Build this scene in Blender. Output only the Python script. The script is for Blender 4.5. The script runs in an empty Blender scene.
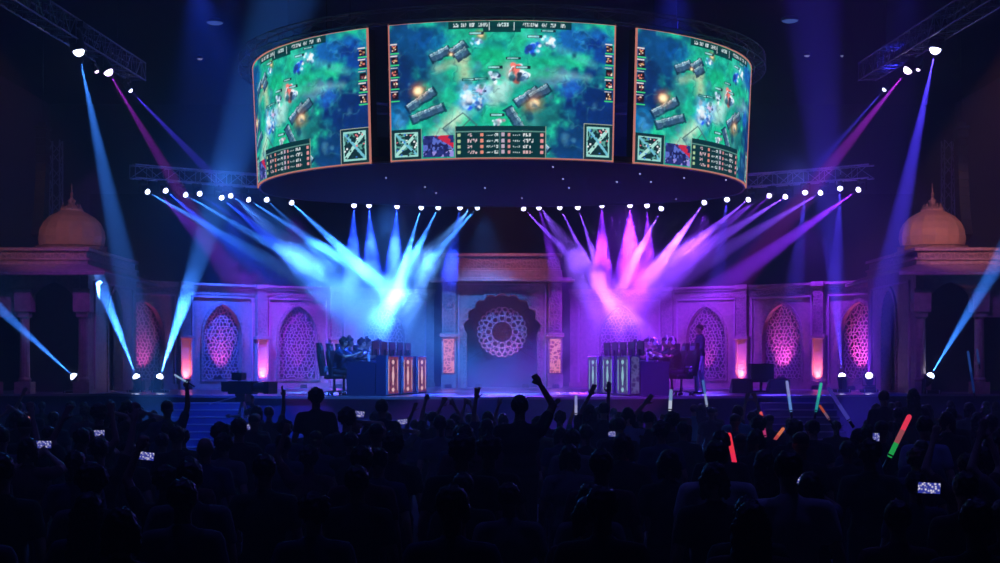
import bpy, bmesh, math, random
import numpy as np
from mathutils import Vector, Matrix
from mathutils.geometry import tessellate_polygon
R = math.radians; PI = math.pi
SC = bpy.context.scene; COL = SC.collection
EYE = 2.35          # camera height above the arena floor
ST = 1.62           # stage deck height
F = 1488.0
def P(u, v, Y):     # a point seen at (u, v) that stands Y metres away
    return Vector(((u-502)/F*Y, Y, EYE+(365-v)/F*Y))

# ------------------------------------------------------------------ helpers
class MB:
    def __init__(s): s.v = []; s.f = []
    def add(s, vs, fs):
        k = len(s.v); s.v += [tuple(q) for q in vs]; s.f += [tuple(i+k for i in f) for f in fs]; return s
    def box(s, c, d, rz=0, M=None):
        c = Vector(c); hx, hy, hz = d[0]/2, d[1]/2, d[2]/2
        vs = [Vector((x*hx, y*hy, z*hz)) for x in (-1, 1) for y in (-1, 1) for z in (-1, 1)]
        if M is None: M = Matrix.Rotation(rz, 3, 'Z')
        return s.add([M @ q + c for q in vs], [(0,1,3,2),(4,6,7,5),(0,4,5,1),(2,3,7,6),(0,2,6,4),(1,5,7,3)])
    def span(s, a, b):
        return s.box([(a[i]+b[i])/2 for i in range(3)], [abs(b[i]-a[i]) for i in range(3)])
    def bar(s, p, q, w, h=None):
        p, q = Vector(p), Vector(q); d = q-p
        if d.length < 1e-6: return s
        M = d.to_track_quat('X', 'Z').to_matrix()
        return s.box((p+q)/2, (d.length, w, h or w), M=M)
    def tube(s, p, q, r, r2=None, n=8, caps=True):
        p, q = Vector(p), Vector(q); r2 = r if r2 is None else r2
        M = (q-p).to_track_quat('Z', 'Y').to_matrix(); vs = []
        for c, rr in ((p, r), (q, r2)):
            for i in range(n):
                a = 2*PI*i/n; vs.append(M @ Vector((rr*math.cos(a), rr*math.sin(a), 0)) + c)
        fs = [(i, (i+1) % n, n+(i+1) % n, n+i) for i in range(n)]
        if caps: fs += [tuple(range(n-1, -1, -1)), tuple(range(n, 2*n))]
        return s.add(vs, fs)
    def cap(s, p, q, r1, r2=None, n=10, flat=None):     # tapered capsule; flat = (sx, sy) squashes the section in its own frame
        p, q = Vector(p), Vector(q); r2 = r1 if r2 is None else r2
        d = q-p; L = max(d.length, 1e-5)
        M = d.to_track_quat('Z', 'Y').to_matrix() if d.length > 1e-5 else Matrix.Identity(3)
        rings = [(-r1*math.cos(a), r1*math.sin(a)) for a in (R(25), R(55), R(90))] + [(L+r2*math.cos(a), r2*math.sin(a)) for a in (R(90), R(55), R(25))]
        fx, fy = flat or (1, 1); vs = []
        for z, rr in rings:
            for i in range(n):
                a = 2*PI*i/n; vs.append(M @ Vector((fx*rr*math.cos(a), fy*rr*math.sin(a), z)) + p)
        k = len(rings); fs = []
        for j in range(k-1):
            fs += [(j*n+i, j*n+(i+1) % n, (j+1)*n+(i+1) % n, (j+1)*n+i) for i in range(n)]
        vs += [M @ Vector((0, 0, -r1)) + p, M @ Vector((0, 0, L+r2)) + p]
        fs += [(k*n, (i+1) % n, i) for i in range(n)] + [(k*n+1, (k-1)*n+i, (k-1)*n+(i+1) % n) for i in range(n)]
        return s.add(vs, fs)
    def ell(s, c, r, n=14, M=None):
        c = Vector(c); m = n//2; vs = []; M = M or Matrix.Identity(3)
        for j in range(1, m):
            t = PI*j/m
            for i in range(n):
                a = 2*PI*i/n; vs.append(M @ Vector((r[0]*math.sin(t)*math.cos(a), r[1]*math.sin(t)*math.sin(a), r[2]*math.cos(t))) + c)
        vs += [M @ Vector((0, 0, r[2]))+c, M @ Vector((0, 0, -r[2]))+c]; k = len(vs)
        fs = [(j*n+i, (j+1)*n+i, (j+1)*n+(i+1) % n, j*n+(i+1) % n) for j in range(m-2) for i in range(n)]
        fs += [(k-2, i, (i+1) % n) for i in range(n)] + [(k-1, (m-2)*n+(i+1) % n, (m-2)*n+i) for i in range(n)]
        return s.add(vs, fs)
    def lathe(s, prof, c=(0, 0, 0), n=24, a0=0):
        c = Vector(c); vs = []
        for r, z in prof:
            for i in range(n):
                a = a0+2*PI*i/n; vs.append(c+Vector((max(r, 1e-4)*math.cos(a), max(r, 1e-4)*math.sin(a), z)))
        fs = [(j*n+i, j*n+(i+1) % n, (j+1)*n+(i+1) % n, (j+1)*n+i) for j in range(len(prof)-1) for i in range(n)]
        fs += [tuple(range(n-1, -1, -1)), tuple(range((len(prof)-1)*n, len(prof)*n))]
        return s.add(vs, fs)
    def prism(s, loops, y0, y1, M=None):        # outline loops in x-z (first the outer one, then holes), solid from y0 to y1
        n = [len(l) for l in loops]; tot = sum(n)
        tri = tessellate_polygon([[Vector((x, z, 0)) for x, z in l] for l in loops])
        flat = [q for l in loops for q in l]
        vs = [Vector((x, y0, z)) for x, z in flat]+[Vector((x, y1, z)) for x, z in flat]
        fs = [tuple(t) for t in tri]+[tuple(i+tot for i in reversed(t)) for t in tri]; k = 0
        for m in n:
            fs += [(k+i, k+(i+1) % m, tot+k+(i+1) % m, tot+k+i) for i in range(m)]; k += m
        if M is not None: vs = [M @ q for q in vs]
        return s.add(vs, fs)
    def xf(s, fn): s.v = [tuple(fn(Vector(q))) for q in s.v]; return s
    def mesh(s, name, smooth=False):
        m = bpy.data.meshes.new(name); m.from_pydata(s.v, [], s.f)
        bm = bmesh.new(); bm.from_mesh(m); bmesh.ops.recalc_face_normals(bm, faces=bm.faces); bm.to_mesh(m); bm.free()
        if smooth: m.shade_smooth()
        return m
    def obj(s, name, mat, parent=None, loc=(0, 0, 0), rot=(0, 0, 0), smooth=False, bevel=0):
        return link(name, s.mesh(name, smooth), mat, parent, loc, rot, bevel)
def link(name, mesh, mat=None, parent=None, loc=(0, 0, 0), rot=(0, 0, 0), bevel=0):
    o = bpy.data.objects.new(name, mesh); COL.objects.link(o); o.parent = parent; o.location = loc; o.rotation_euler = rot
    if mat is not None and mesh is not None and len(mesh.materials) == 0: mesh.materials.append(mat)
    if bevel:
        b = o.modifiers.new('b', 'BEVEL'); b.width = bevel; b.segments = 2; b.limit_method = 'ANGLE'
    return o
def tag(o, label=None, cat=None, group=None, kind=None):
    for k, x in (('label', label), ('category', cat), ('group', group), ('kind', kind)):
        if x: o[k] = x
    return o
def thing(name, label, cat, loc=(0, 0, 0), rz=0, group=None):
    o = bpy.data.objects.new(name, None); COL.objects.link(o); o.location = loc; o.rotation_euler = (0, 0, rz); o.empty_display_size = .1
    return tag(o, label, cat, group)

# ------------------------------------------------------------------ materials
MT = {}
def mat(name, col, rough=.6, metal=0, noise=None, bump=None, spec=.5, emit=None, es=1, scale=8):
    if name in MT: return MT[name]
    m = bpy.data.materials.new(name); m.use_nodes = True; nt = m.node_tree; b = nt.nodes['Principled BSDF']; MT[name] = m
    b.inputs['Base Color'].default_value = (*col, 1); b.inputs['Roughness'].default_value = rough; b.inputs['Metallic'].default_value = metal
    b.inputs['Specular IOR Level'].default_value = spec
    if noise or bump:
        tc = nt.nodes.new('ShaderNodeTexCoord'); nz = nt.nodes.new('ShaderNodeTexNoise'); nz.inputs['Scale'].default_value = scale; nz.inputs['Detail'].default_value = 5
        nt.links.new(tc.outputs['Object'], nz.inputs['Vector'])
        if noise:
            r = nt.nodes.new('ShaderNodeValToRGB'); r.color_ramp.elements[0].position = .3; r.color_ramp.elements[1].position = .7
            r.color_ramp.elements[0].color = (*[c*(1-noise) for c in col], 1); r.color_ramp.elements[1].color = (*[min(1, c*(1+noise)) for c in col], 1)
            nt.links.new(nz.outputs[0], r.inputs[0]); nt.links.new(r.outputs[0], b.inputs['Base Color'])
        if bump:
            bp = nt.nodes.new('ShaderNodeBump'); bp.inputs['Strength'].default_value = bump; bp.inputs['Distance'].default_value = .02
            nt.links.new(nz.outputs[0], bp.inputs['Height']); nt.links.new(bp.outputs[0], b.inputs['Normal'])
    if emit:
        b.inputs['Emission Color'].default_value = (*emit, 1); b.inputs['Emission Strength'].default_value = es
    return m
def noneprob(m): m.cycles.emission_sampling = 'NONE'; return m
black = mat('black_matte', (.012, .012, .014), .8)
blackp = mat('black_plastic', (.02, .02, .024), .35)
alu = mat('truss_aluminium', (.75, .75, .8), .35, .6)
stone = mat('sandstone', (.40, .26, .22), .8, noise=.25, bump=.5, scale=9)
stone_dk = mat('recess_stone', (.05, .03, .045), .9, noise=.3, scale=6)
lace = mat('lattice_stone', (.55, .36, .38), .6)
deck = mat('stage_deck', (.16, .15, .2), .28, noise=.25, spec=.6, scale=3)
fascia_m = mat('stage_skirt', (.10, .10, .28), .6, noise=.1)
floor_m = mat('arena_floor', (.02, .02, .024), .95, noise=.3, spec=.05)
wallm = mat('dark_wall', (.035, .035, .045), .9, noise=.2)
panelm = mat('wall_cloth', (.035, .032, .045), .9, noise=.2)
navy = mat('desk_navy', (.02, .025, .09), .45)

# carved ornament: voronoi/wave relief on the stone bands
def ornament(name, col, sc, depth=.02):
    m = bpy.data.materials.new(name); m.use_nodes = True; nt = m.node_tree; b = nt.nodes['Principled BSDF']; b.inputs['Roughness'].default_value = .75
    tc = nt.nodes.new('ShaderNodeTexCoord'); vo = nt.nodes.new('ShaderNodeTexVoronoi'); vo.feature = 'DISTANCE_TO_EDGE'; vo.inputs['Scale'].default_value = sc
    nt.links.new(tc.outputs['Object'], vo.inputs['Vector'])
    r = nt.nodes.new('ShaderNodeValToRGB'); r.color_ramp.elements[0].position = .04; r.color_ramp.elements[1].position = .12
    r.color_ramp.elements[0].color = (*col, 1); r.color_ramp.elements[1].color = (*[c*.55 for c in col], 1)
    nt.links.new(vo.outputs[0], r.inputs[0]); nt.links.new(r.outputs[0], b.inputs['Base Color'])
    bp = nt.nodes.new('ShaderNodeBump'); bp.inputs['Distance'].default_value = depth; bp.invert = True
    nt.links.new(vo.outputs[0], bp.inputs['Height']); nt.links.new(bp.outputs[0], b.inputs['Normal'])
    return m
carved = ornament('carved_stone', (.45, .29, .25), 9)
def lightbox(name, c1, c2, s):     # printed ornament on a lit acrylic panel
    m = bpy.data.materials.new(name); m.use_nodes = True; nt = m.node_tree; nt.nodes.clear()
    o = nt.nodes.new('ShaderNodeOutputMaterial'); e = nt.nodes.new('ShaderNodeEmission'); tc = nt.nodes.new('ShaderNodeTexCoord')
    vo = nt.nodes.new('ShaderNodeTexVoronoi'); vo.inputs['Scale'].default_value = 9; vo.feature = 'DISTANCE_TO_EDGE'
    r = nt.nodes.new('ShaderNodeValToRGB'); r.color_ramp.elements[0].position = .06; r.color_ramp.elements[1].position = .2
    r.color_ramp.elements[0].color = (*c1, 1); r.color_ramp.elements[1].color = (*c2, 1); e.inputs[1].default_value = s
    nt.links.new(tc.outputs['Object'], vo.inputs['Vector']); nt.links.new(vo.outputs[0], r.inputs[0]); nt.links.new(r.outputs[0], e.inputs[0]); nt.links.new(e.outputs[0], o.inputs[0])
    return m
def emis(name, col, s):
    m = bpy.data.materials.new(name); m.use_nodes = True; nt = m.node_tree; nt.nodes.clear()
    o = nt.nodes.new('ShaderNodeOutputMaterial'); e = nt.nodes.new('ShaderNodeEmission'); e.inputs[0].default_value = (*col, 1); e.inputs[1].default_value = s
    nt.links.new(e.outputs[0], o.inputs[0]); return m

# ------------------------------------------------------------------ camera, world haze
cd = bpy.data.cameras.new('camera'); cam = bpy.data.objects.new('camera', cd); COL.objects.link(cam); SC.camera = cam
cam.location = (0, 0, EYE); cam.rotation_euler = (PI/2, 0, 0); cd.sensor_width = 36; cd.lens = F/1000*36
cd.shift_y = (365-281.5)/1000; cd.shift_x = -.002; cd.clip_end = 200
W = bpy.data.worlds.new('arena_air'); SC.world = W; W.use_nodes = True
nt = W.node_tree; nt.nodes['Background'].inputs[0].default_value = (0, 0, 0, 1); nt.nodes['Background'].inputs[1].default_value = 0
vs_ = nt.nodes.new('ShaderNodeVolumeScatter'); vs_.inputs['Density'].default_value = .009; vs_.inputs['Color'].default_value = (1, 1, 1, 1); vs_.inputs['Anisotropy'].default_value = .15
nt.links.new(vs_.outputs[0], nt.nodes['World Output'].inputs['Volume'])
SC.view_settings.view_transform = 'Standard'; SC.view_settings.look = 'None'; SC.view_settings.gamma = 1; SC.view_settings.exposure = 0; SC.view_settings.use_curve_mapping = False
SC.cycles.max_bounces = 4; SC.cycles.diffuse_bounces = 2; SC.cycles.glossy_bounces = 2; SC.cycles.volume_bounces = 0; SC.cycles.sample_clamp_indirect = 4
SC.cycles.volume_step_rate = 1.0; SC.cycles.volume_max_steps = 256

# ------------------------------------------------------------------ room shell
def struct(name, mb, m, **k): return tag(mb.obj(name, m, **k), kind='structure')
struct('floor', MB().span((-22, -6, -.2), (22, 62, 0)), floor_m)
struct('ceiling', MB().span((-22, -6, 13.2), (22, 62, 13.5)), black)
struct('wall_back', MB().span((-22, 62, -.2), (22, 62.3, 13.5)), wallm)
struct('wall_front', MB().span((-22, -6.3, -.2), (22, -6, 13.5)), wallm)
struct('wall_left', MB().span((-22.3, -6, -.2), (-22, 62, 13.5)), wallm)
struct('wall_right', MB().span((22, -6, -.2), (22.3, 62, 13.5)), wallm)
struct('wall_left_panel', MB().span((-14.6, 30, 0), (-14.3, 47, 10.6)), panelm)
struct('wall_right_panel', MB().span((14.3, 30, 0), (14.6, 47, 10.6)), panelm)

# ------------------------------------------------------------------ moving head lamps
def lamp_meshes():
    b = MB().box((0, 0, -.05), (.30, .24, .10)).box((0, 0, .03), (.06, .10, .08)).mesh('lamp_base')
    y = MB().box((0, 0, -.12), (.34, .10, .03)).box((-.165, 0, -.25), (.025, .10, .27)).box((.165, 0, -.25), (.025, .10, .27)).mesh('lamp_yoke')
    h = MB().lathe([(.05, .20), (.10, .17), (.12, .05), (.125, -.10), (.14, -.14), (.14, -.20), (.115, -.205)], n=16).mesh('lamp_head', True)
    l = MB().lathe([(.095, -.16), (.094, -.20), (.085, -.24), (.06, -.275), (.03, -.29), (.0, -.294)], n=16).mesh('lamp_lens', True)
    for q in (b, y, h): q.materials.append(blackp)
    return b, y, h, l
LB, LY, LH, LL = lamp_meshes(); LENS = {}
K = 1.0
def lens_mesh(col, s):
    k = (col, s)
    if k not in LENS:
        m = LL.copy(); m.materials.clear(); w = tuple(.55+.45*c for c in col); m.materials.append(noneprob(emis('lens_glow', w, s))); LENS[k] = m
    return LENS[k]
def moving_head(at, aim, col, power, deg, label, group=None, floor=False, lens=9, sc=1.0, blend=.7, name='moving_head_lamp', cat='stage light', size=.008):
    """at = centre of the lamp's head, aim = a point its beam goes through"""
    at, aim = Vector(at), Vector(aim); at = at-(aim-at).normalized()*.24*sc; sg = -1 if floor else 1
    root = thing(name, label, cat, (at.x, at.y, at.z+sg*.28*sc), 0, group); root.scale = (sc, sc, sc)
    d = (aim-at).normalized()
    fl = PI if floor else 0
    link('lamp_base', LB, None, root, rot=(fl, 0, 0))
    link('yoke', LY, None, root, rot=(fl, 0, math.atan2(d.y, d.x)+PI/2))
    h = link('lamp_head', LH, None, root, loc=(0, 0, -sg*.28)); h.rotation_euler = d.to_track_quat('-Z', 'Y').to_euler()
    link('lens', lens_mesh(col, lens), None, h)
    if power:
        s = bpy.data.lights.new('beam', 'SPOT'); s.energy = power*K; s.color = col; s.spot_size = R(deg); s.spot_blend = blend; s.shadow_soft_size = size
        o = bpy.data.objects.new('beam', s); COL.objects.link(o); o.location = at+d*.33*sc; o.rotation_euler = h.rotation_euler
    return root
def wash(at, aim, col, power, deg, blend=1, size=.15):
    s = bpy.data.lights.new('wash', 'SPOT'); s.energy = power*K; s.color = col; s.spot_size = R(deg); s.spot_blend = blend; s.shadow_soft_size = size
    o = bpy.data.objects.new('wash', s); COL.objects.link(o); o.location = at; o.rotation_euler = (Vector(aim)-Vector(at)).to_track_quat('-Z', 'Y').to_euler()

BLUE = (.04, .22, 1); CYAN = (.04, .22, 1); DBLUE = (.015, .06, 1); PUR = (.22, .02, 1); MAG = (.50, .03, .9); LAV = (.21, .06, 1); PINK = (1, .10, .55); WARM = (1, .36, .36); IND = (.07, .04, 1)

# ------------------------------------------------------------------ trusses
dkalu = mat('dark_aluminium', (.28, .28, .36), .45, .5)
def truss(name, label, pts, w, r=.024, group=None, ring=False, mt=None):
    mt = mt or alu
    """box truss along pts, w wide and high; chords and zigzag lattice"""
    root = thing(name, label, 'truss', pts[0], 0, group); o0 = Vector(pts[0]); n = len(pts); lines = [[], [], [], []]
    for i, p in enumerate(pts):
        p = Vector(p); a = Vector(pts[(i-1) % n] if ring or i > 0 else pts[i]); b = Vector(pts[(i+1) % n] if ring or i < n-1 else pts[i])
        t = (b-a).normalized(); sd = t.cross(Vector((0, 0, 1))).normalized(); up = sd.cross(t)
        for k, (x, y) in enumerate(((-1, -1), (1, -1), (1, 1), (-1, 1))): lines[k].append(p+sd*x*w/2+up*y*w/2-o0)
    seg = range(n if ring else n-1)
    for k in range(4):
        m = MB()
        for i in seg: m.tube(lines[k][i], lines[k][(i+1) % n], r, n=6)
        m.obj('chord', mt, root)
    m = MB()
    for i in seg:
        j = (i+1) % n
        for k in range(4):
            a, b = (k, (k+1) % 4) if i % 2 else ((k+1) % 4, k)
            m.tube(lines[a][i], lines[b][j], r*.55, n=5)
            m.tube(lines[k][i], lines[(k+1) % 4][i], r*.55, n=5)
    m.obj('bracing', mt, root)
    for i in ([n//5, n-1-n//5] if not ring else []):
        p = Vector(pts[i])-o0; MB().tube(p+Vector((0, 0, w/2)), (p.x, p.y, 13.2-o0.z), .010, n=5).obj('hoist_chain', black, root)
    return root
def trussY(x): return 45-4*(x/10)**2
tz = EYE+5.32
truss('lighting_truss', 'long curved aluminium lighting truss running behind the screen ring over the stage',
      [(x, trussY(x), tz) for x in [-10.15+20.3*i/52 for i in range(53)]], .36)
# ceiling trusses at the sides
for sx, nm in ((-1, 'straight ceiling truss in the upper left with one blue and one magenta lamp'),
               (1, 'straight ceiling truss in the upper right with one violet-blue and one magenta lamp')):
    a = P(502+sx*365, 72, 36.3); b = P(502+sx*500, -12, 27.8)
    truss('ceiling_truss', nm, [a.lerp(b, i/22) for i in range(23)], .42, .022, mt=dkalu)

# ------------------------------------------------------------------ rig on the long truss: (u, v, through u, v, colour, power, beam degrees)
BP = 1.5e5
L_ = [(148,192, 248,249, CYAN, 1.5, 2.6), (166,191, 215,232, DBLUE, 1.0, 3), (186,195, 300,262, CYAN, 1.4, 2.6), (200,194, 240,222, DBLUE, .25, 3),
      (222,198, 262,232, DBLUE, 1.0, 3), (231,196, 262,215, CYAN, .2, 3), (249,200, 340,258, CYAN, 1.3, 2.8), (267,200, 300,232, CYAN, .25, 3),
      (292,203, 348,255, CYAN, 1.7, 3.2), (354,206, 353,245, DBLUE, .5, 5), (369,206, 371,246, DBLUE, .7, 5), (397,207, 395,246, DBLUE, .9, 5),
      (421,208, 404,265, CYAN, 1.6, 3.0), (438,208, 418,248, CYAN, 1.2, 3.2), (460,208, 455,240, DBLUE, .25, 4), (477,208, 434,256, CYAN, 1.8, 3.2)]
R_ = [(524,209, 578,265, LAV, 1.6, 3.0), (539,208, 548,240, PUR, .22, 4), (560,208, 585,258, LAV, 1.2, 2.8), (578,208, 598,268, LAV, 1.3, 2.8),
      (602,206, 602,250, PUR, .55, 6), (630,206, 630,250, PUR, .6, 8), (647,206, 648,240, PUR, .25, 4), (661,209, 634,262, LAV, 1.5, 3.2),
      (704,203, 672,247, LAV, 1.5, 3.4), (727,200, 722,240, IND, .3, 4), (748,200, 690,246, LAV, 1.5, 3.0), (769,196, 742,222, PUR, .2, 3),
      (785,197, 730,232, LAV, 1.3, 3.2), (805,193, 800,240, IND, .35, 4), (820,193, 760,229, LAV, 1.1, 3.0), (840,189, 838,240, IND, .35, 4), (858,190, 790,238, PUR, 2.0, 3.2)]
def colname(c): return {CYAN: 'pale blue', BLUE: 'blue', DBLUE: 'deep blue', PUR: 'purple', LAV: 'lilac', IND: 'indigo', MAG: 'magenta'}[c]
ordn = ['first', 'second', 'third', 'fourth', 'fifth', 'sixth', 'seventh', 'eighth', 'ninth', 'tenth', 'eleventh', 'twelfth', 'thirteenth', 'fourteenth', 'fifteenth', 'sixteenth', 'seventeenth']
for side, L in (('left', L_), ('right', R_)):
    for i, (u, v, u2, v2, c, pw, dg) in enumerate(L):
        r_ = (u-502)/F; Y = 45.
        for _ in range(8): Y = trussY(r_*Y)
        at = P(u, v, Y); du, dv = u2-u, v2-v
        aim = P(u2, v2, Y-1.6)
        k = i if side == 'left' else len(L)-1-i
        moving_head(at, aim, c, BP*pw*(1 if side == 'left' else .8), dg*2.2, f'{colname(c)} moving head lamp, {ordn[k]} from the {side} end of the curved truss', 'moving head lamps along the curved truss', lens=9 if pw > .2 else 5, sc=.8)

# lamps below the ceiling trusses
moving_head(P(79,53,31.5), P(112,210,31.5), BLUE, 1.6e5, 8, 'large blue moving head lamp hanging nearest the audience below the upper left truss', lens=14, sc=1.25)
moving_head(P(109,73,33.5), P(155,150,33.5), MAG, 5e4, 7, 'magenta moving head lamp hanging below the middle of the upper left truss', lens=10, sc=1.1)
moving_head(P(97,72,34), P(104,84,34), MAG, 0, 4, 'tiny pink lamp just left of the magenta one under the upper left truss', lens=5, sc=.5)
moving_head(P(131,91,36), P(190,152,36), IND, 9e4, 6, 'small violet lamp hanging below the far end of the upper left truss', lens=5, sc=.6)
moving_head(P(935,51,31.5), P(908,180,31.5), IND, 2.2e5, 8, 'large violet-blue moving head lamp hanging nearest the audience below the upper right truss', lens=14, sc=1.25)
moving_head(P(907,71,33.5), P(855,135,33.5), MAG, 7e4, 8, 'magenta moving head lamp hanging below the middle of the upper right truss', lens=10, sc=1.1)
moving_head(P(918,70,34), P(912,84,34), MAG, 0, 4, 'tiny pink lamp just right of the magenta one under the upper right truss', lens=5, sc=.5)
moving_head(P(884,90,36), P(840,140,36), IND, 8e4, 5, 'small blue-white lamp hanging below the far end of the upper right truss', lens=4, sc=.6)

# lamps standing on the stage deck
def floor_lamp(u, v, Y, u2, v2, Y2, c, pw, dg, label, lens=14):
    at = P(u, v, Y); z = at.z-.28-.10
    moving_head(at, P(u2, v2, Y2), c, pw*6, dg*1.8, label, floor=True, lens=lens, sc=1.0)
    s = thing('lamp_stand', 'black flight case under the '+('blue' if 'blue' in label else 'violet')+' floor lamp at '+{73: 'the left pavilion', 136: 'the leftmost niche, first of two', 160: 'the leftmost niche, second of two', 842: 'the rightmost niche', 869: 'the right side arch', 931: 'the right pavilion'}[u], 'stand', (at.x, at.y, ST), 0, 'flight cases under the floor lamps')
    h = max(.06, at.z-.28-.10-ST)
    MB().box((0, 0, h/2), (.42, .36, h)).obj('case', black, s, bevel=.012)
    MB().box((-.16, -.182, h/2), (.03, .012, h*.9)).box((.16, -.182, h/2), (.03, .012, h*.9)).obj('edge_trim', alu, s)
floor_lamp(73, 376, 38.5, 0, 309, 37.5, CYAN, 4.5e4, 4.2, 'pale blue moving head lamp standing in front of the left dome pavilion, beam tilted left')
floor_lamp(136, 376, 40, 99, 280, 39, CYAN, 2.6e4, 5.0, 'pale blue moving head lamp standing by the leftmost arched niche, beam tilted left')
floor_lamp(160, 376, 40, 195, 270, 39, CYAN, 3.2e4, 6.0, 'pale blue moving head lamp standing by the leftmost niche, broad beam tilted right')
floor_lamp(842, 375, 40, 836, 300, 40, IND, 2.2e4, 6, 'violet moving head lamp standing before the rightmost niche, beam straight up')
floor_lamp(869, 375, 40, 866, 310, 37.5, PUR, 1.5e3, 10, 'small white-violet moving head lamp standing beside the right side arch', lens=12)
floor_lamp(931, 375, 37.9, 995, 268, 36.9, BLUE, 4e4, 5, 'blue moving head lamp standing below the right dome pavilion, beam tilted right')

# ------------------------------------------------------------------ LED screen ring
RC = Vector((0, 32.85, 0)); ZB = EYE+3.84; ZT = EYE+6.35
NW, NH = 360, 222
def paint():
    rs = np.random.RandomState(5)
    x, y = np.meshgrid(np.linspace(0, 1, NW), np.linspace(0, 1, NH))   # y up
    A = 227/140.
    def fbm(sc, seed, oct=4):
        out = np.zeros_like(x); amp = 1; tot = 0; r2 = np.random.RandomState(seed)
        for o in range(oct):
            n = int(sc*2**o)+2; g = r2.rand(n+2, int(n*A)+3)
            gx = x*(g.shape[1]-2); gy = y*(g.shape[0]-2); ix = gx.astype(int); iy = gy.astype(int); fx = gx-ix; fy = gy-iy
            fx = fx*fx*(3-2*fx); fy = fy*fy*(3-2*fy); ix = np.minimum(ix, g.shape[1]-2); iy = np.minimum(iy, g.shape[0]-2)
            out += amp*((g[iy, ix]*(1-fx)+g[iy, ix+1]*fx)*(1-fy)+(g[iy+1, ix]*(1-fx)+g[iy+1, ix+1]*fx)*fy); tot += amp; amp *= .5
        return out/tot
    n1, n2, n3 = fbm(5, 1), fbm(9, 2), fbm(22, 3, 3); n4 = fbm(60, 8, 2)
    im = np.zeros((NH, NW, 3)); C = lambda *c: np.array(c)/255.
    im[:] = C(22, 158, 132)
    def mix(m, c): 
        nonlocal im
        m = np.clip(m, 0, 1)[..., None]; im = im*(1-m)+np.array(c)*m
    def blob(cx, cy, rx, ry, c, k=1., p=2., rough=.35, rot=0):
        dx = (x-cx)*A; dy = y-cy; ca, sa = math.cos(rot), math.sin(rot); a = (dx*ca+dy*sa)/(rx*A); b = (-dx*sa+dy*ca)/ry
        d = np.sqrt(a*a+b*b)+(n2-.5)*rough*2+(n3-.5)*rough
        mix(k*np.clip((1-d)*p, 0, 1), c)
    def seg(x0, y0, x1, y1, w, c, k=1., soft=.5, rough=.3):
        ax, ay, bx, by = x0*A, y0, x1*A, y1; px, py = x*A-ax, y-ay; L = (bx-ax)**2+(by-ay)**2
        t = np.clip((px*(bx-ax)+py*(by-ay))/L, 0, 1); d = np.hypot(px-t*(bx-ax), py-t*(by-ay))/w+(n3-.5)*rough*2
        mix(k*np.clip((1-d)/soft, 0, 1), c)
    mix((n1-.45)*2.5, C(30, 180, 130)); mix((.5-n2)*2, C(10, 100, 110))
    # water and forest
    blob(.07, .82, .20, .30, C(10, 62, 112)); blob(.05, .52, .12, .30, C(9, 40, 92)); blob(.02, .30, .10, .15, C(12, 95, 150))
    blob(.20, .86, .12, .1, C(10, 80, 160), .6); blob(.22, .62, .05, .2, C(40, 110, 130), .6)
    blob(.93, .36, .22, .40, C(8, 40, 100)); blob(.82, .08, .16, .26, C(10, 54, 104)); blob(.86, .88, .19, .14, C(18, 88, 160)); blob(.95, .78, .1, .16, C(12, 56, 130))
    blob(.80, .52, .07, .10, C(30, 70, 200), .6); blob(.72, .60, .10, .09, C(90, 120, 160), .7); blob(.90, .86, .05, .06, C(8, 40, 120), .8)
    blob(.68, .35, .07, .22, C(20, 100, 110), .8, rot=.3)
    # lanes
    seg(.20, .12, .36, .40, .10, C(175, 205, 180), .9, .8); seg(.36, .40, .33, .72, .08, C(175, 200, 160), .85, .9); seg(.33, .72, .22, .66, .05, C(170, 180, 150), .6, .8)
    seg(.36, .40, .60, .62, .08, C(150, 215, 200), .8, .9); seg(.60, .62, .88, .60, .05, C(130, 200, 190), .5, .9); seg(.60, .9, .9, .70, .05, C(80, 190, 190), .5, .9)
    blob(.46, .46, .09, .13, C(180, 215, 210), .7); blob(.52, .66, .06, .08, C(200, 150, 160), .4)
    blob(.50, .30, .12, .10, C(16, 170, 120), .7); blob(.46, .72, .09, .1, C(14, 165, 110), .7); blob(.66, .66, .09, .09, C(18, 175, 125), .6)
    for a in ((.24,.22,.33,.33), (.30,.12,.39,.24), (.33,.33,.39,.24), (.24,.22,.30,.12), (.31, .2, .36, .28)): seg(*a, .006, C(60, 90, 90), .8, .5, 0)
    # stone walls
    for a in ((.19,.74,.27,.80), (.28,.77,.34,.84), (.30,.74,.35,.79), (.56,.40,.65,.50), (.53,.36,.60,.18), (.60,.20,.70,.06), (.08,.38,.20,.50), (.10,.30,.24,.38), (.62,.44,.70,.52)):
        ax, ay, bx, by = a[0]*A, a[1], a[2]*A, a[3]; L = math.hypot(bx-ax, by-ay); ux, uy = (bx-ax)/L, (by-ay)/L
        t = ((x*A-ax)*ux+(y-ay)*uy)/L; d = (-(x*A-ax)*uy+(y-ay)*ux)/.033+(n4-.5)*.5
        on = (t > 0) & (t < 1); mix(((t > -.06) & (t < 1.08) & (d > -1.35) & (d < .9))*.8, C(10, 34, 62)); mix((on & (d > -.9) & (d < .1))*.9, C(52, 84, 116)); mix((on & (d >= .1) & (d < .75))*.95, C(112, 150, 172)); mix((on & (d > .6) & (d < .78))*.8, C(190, 215, 220)); mix((on & (d > -.9) & (d < .75) & ((t*5) % 1 < .12))*.6, C(26, 50, 84))
    blob(.62, .30, .05, .12, C(50, 120, 120), .7, rot=.4); blob(.04, .28, .05, .08, C(60, 140, 200), .7, rough=.8)
    # torches
    for cx, cy, s in ((.13, .50, 1), (.64, .40, 1), (.41, .90, .6), (.28, .76, .35)):
        blob(cx, cy, .06*s, .09*s, C(230, 110, 50), .7, 1, .3); blob(cx, cy, .03*s, .045*s, C(255, 220, 170), 1, 1.6, .2)
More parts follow.
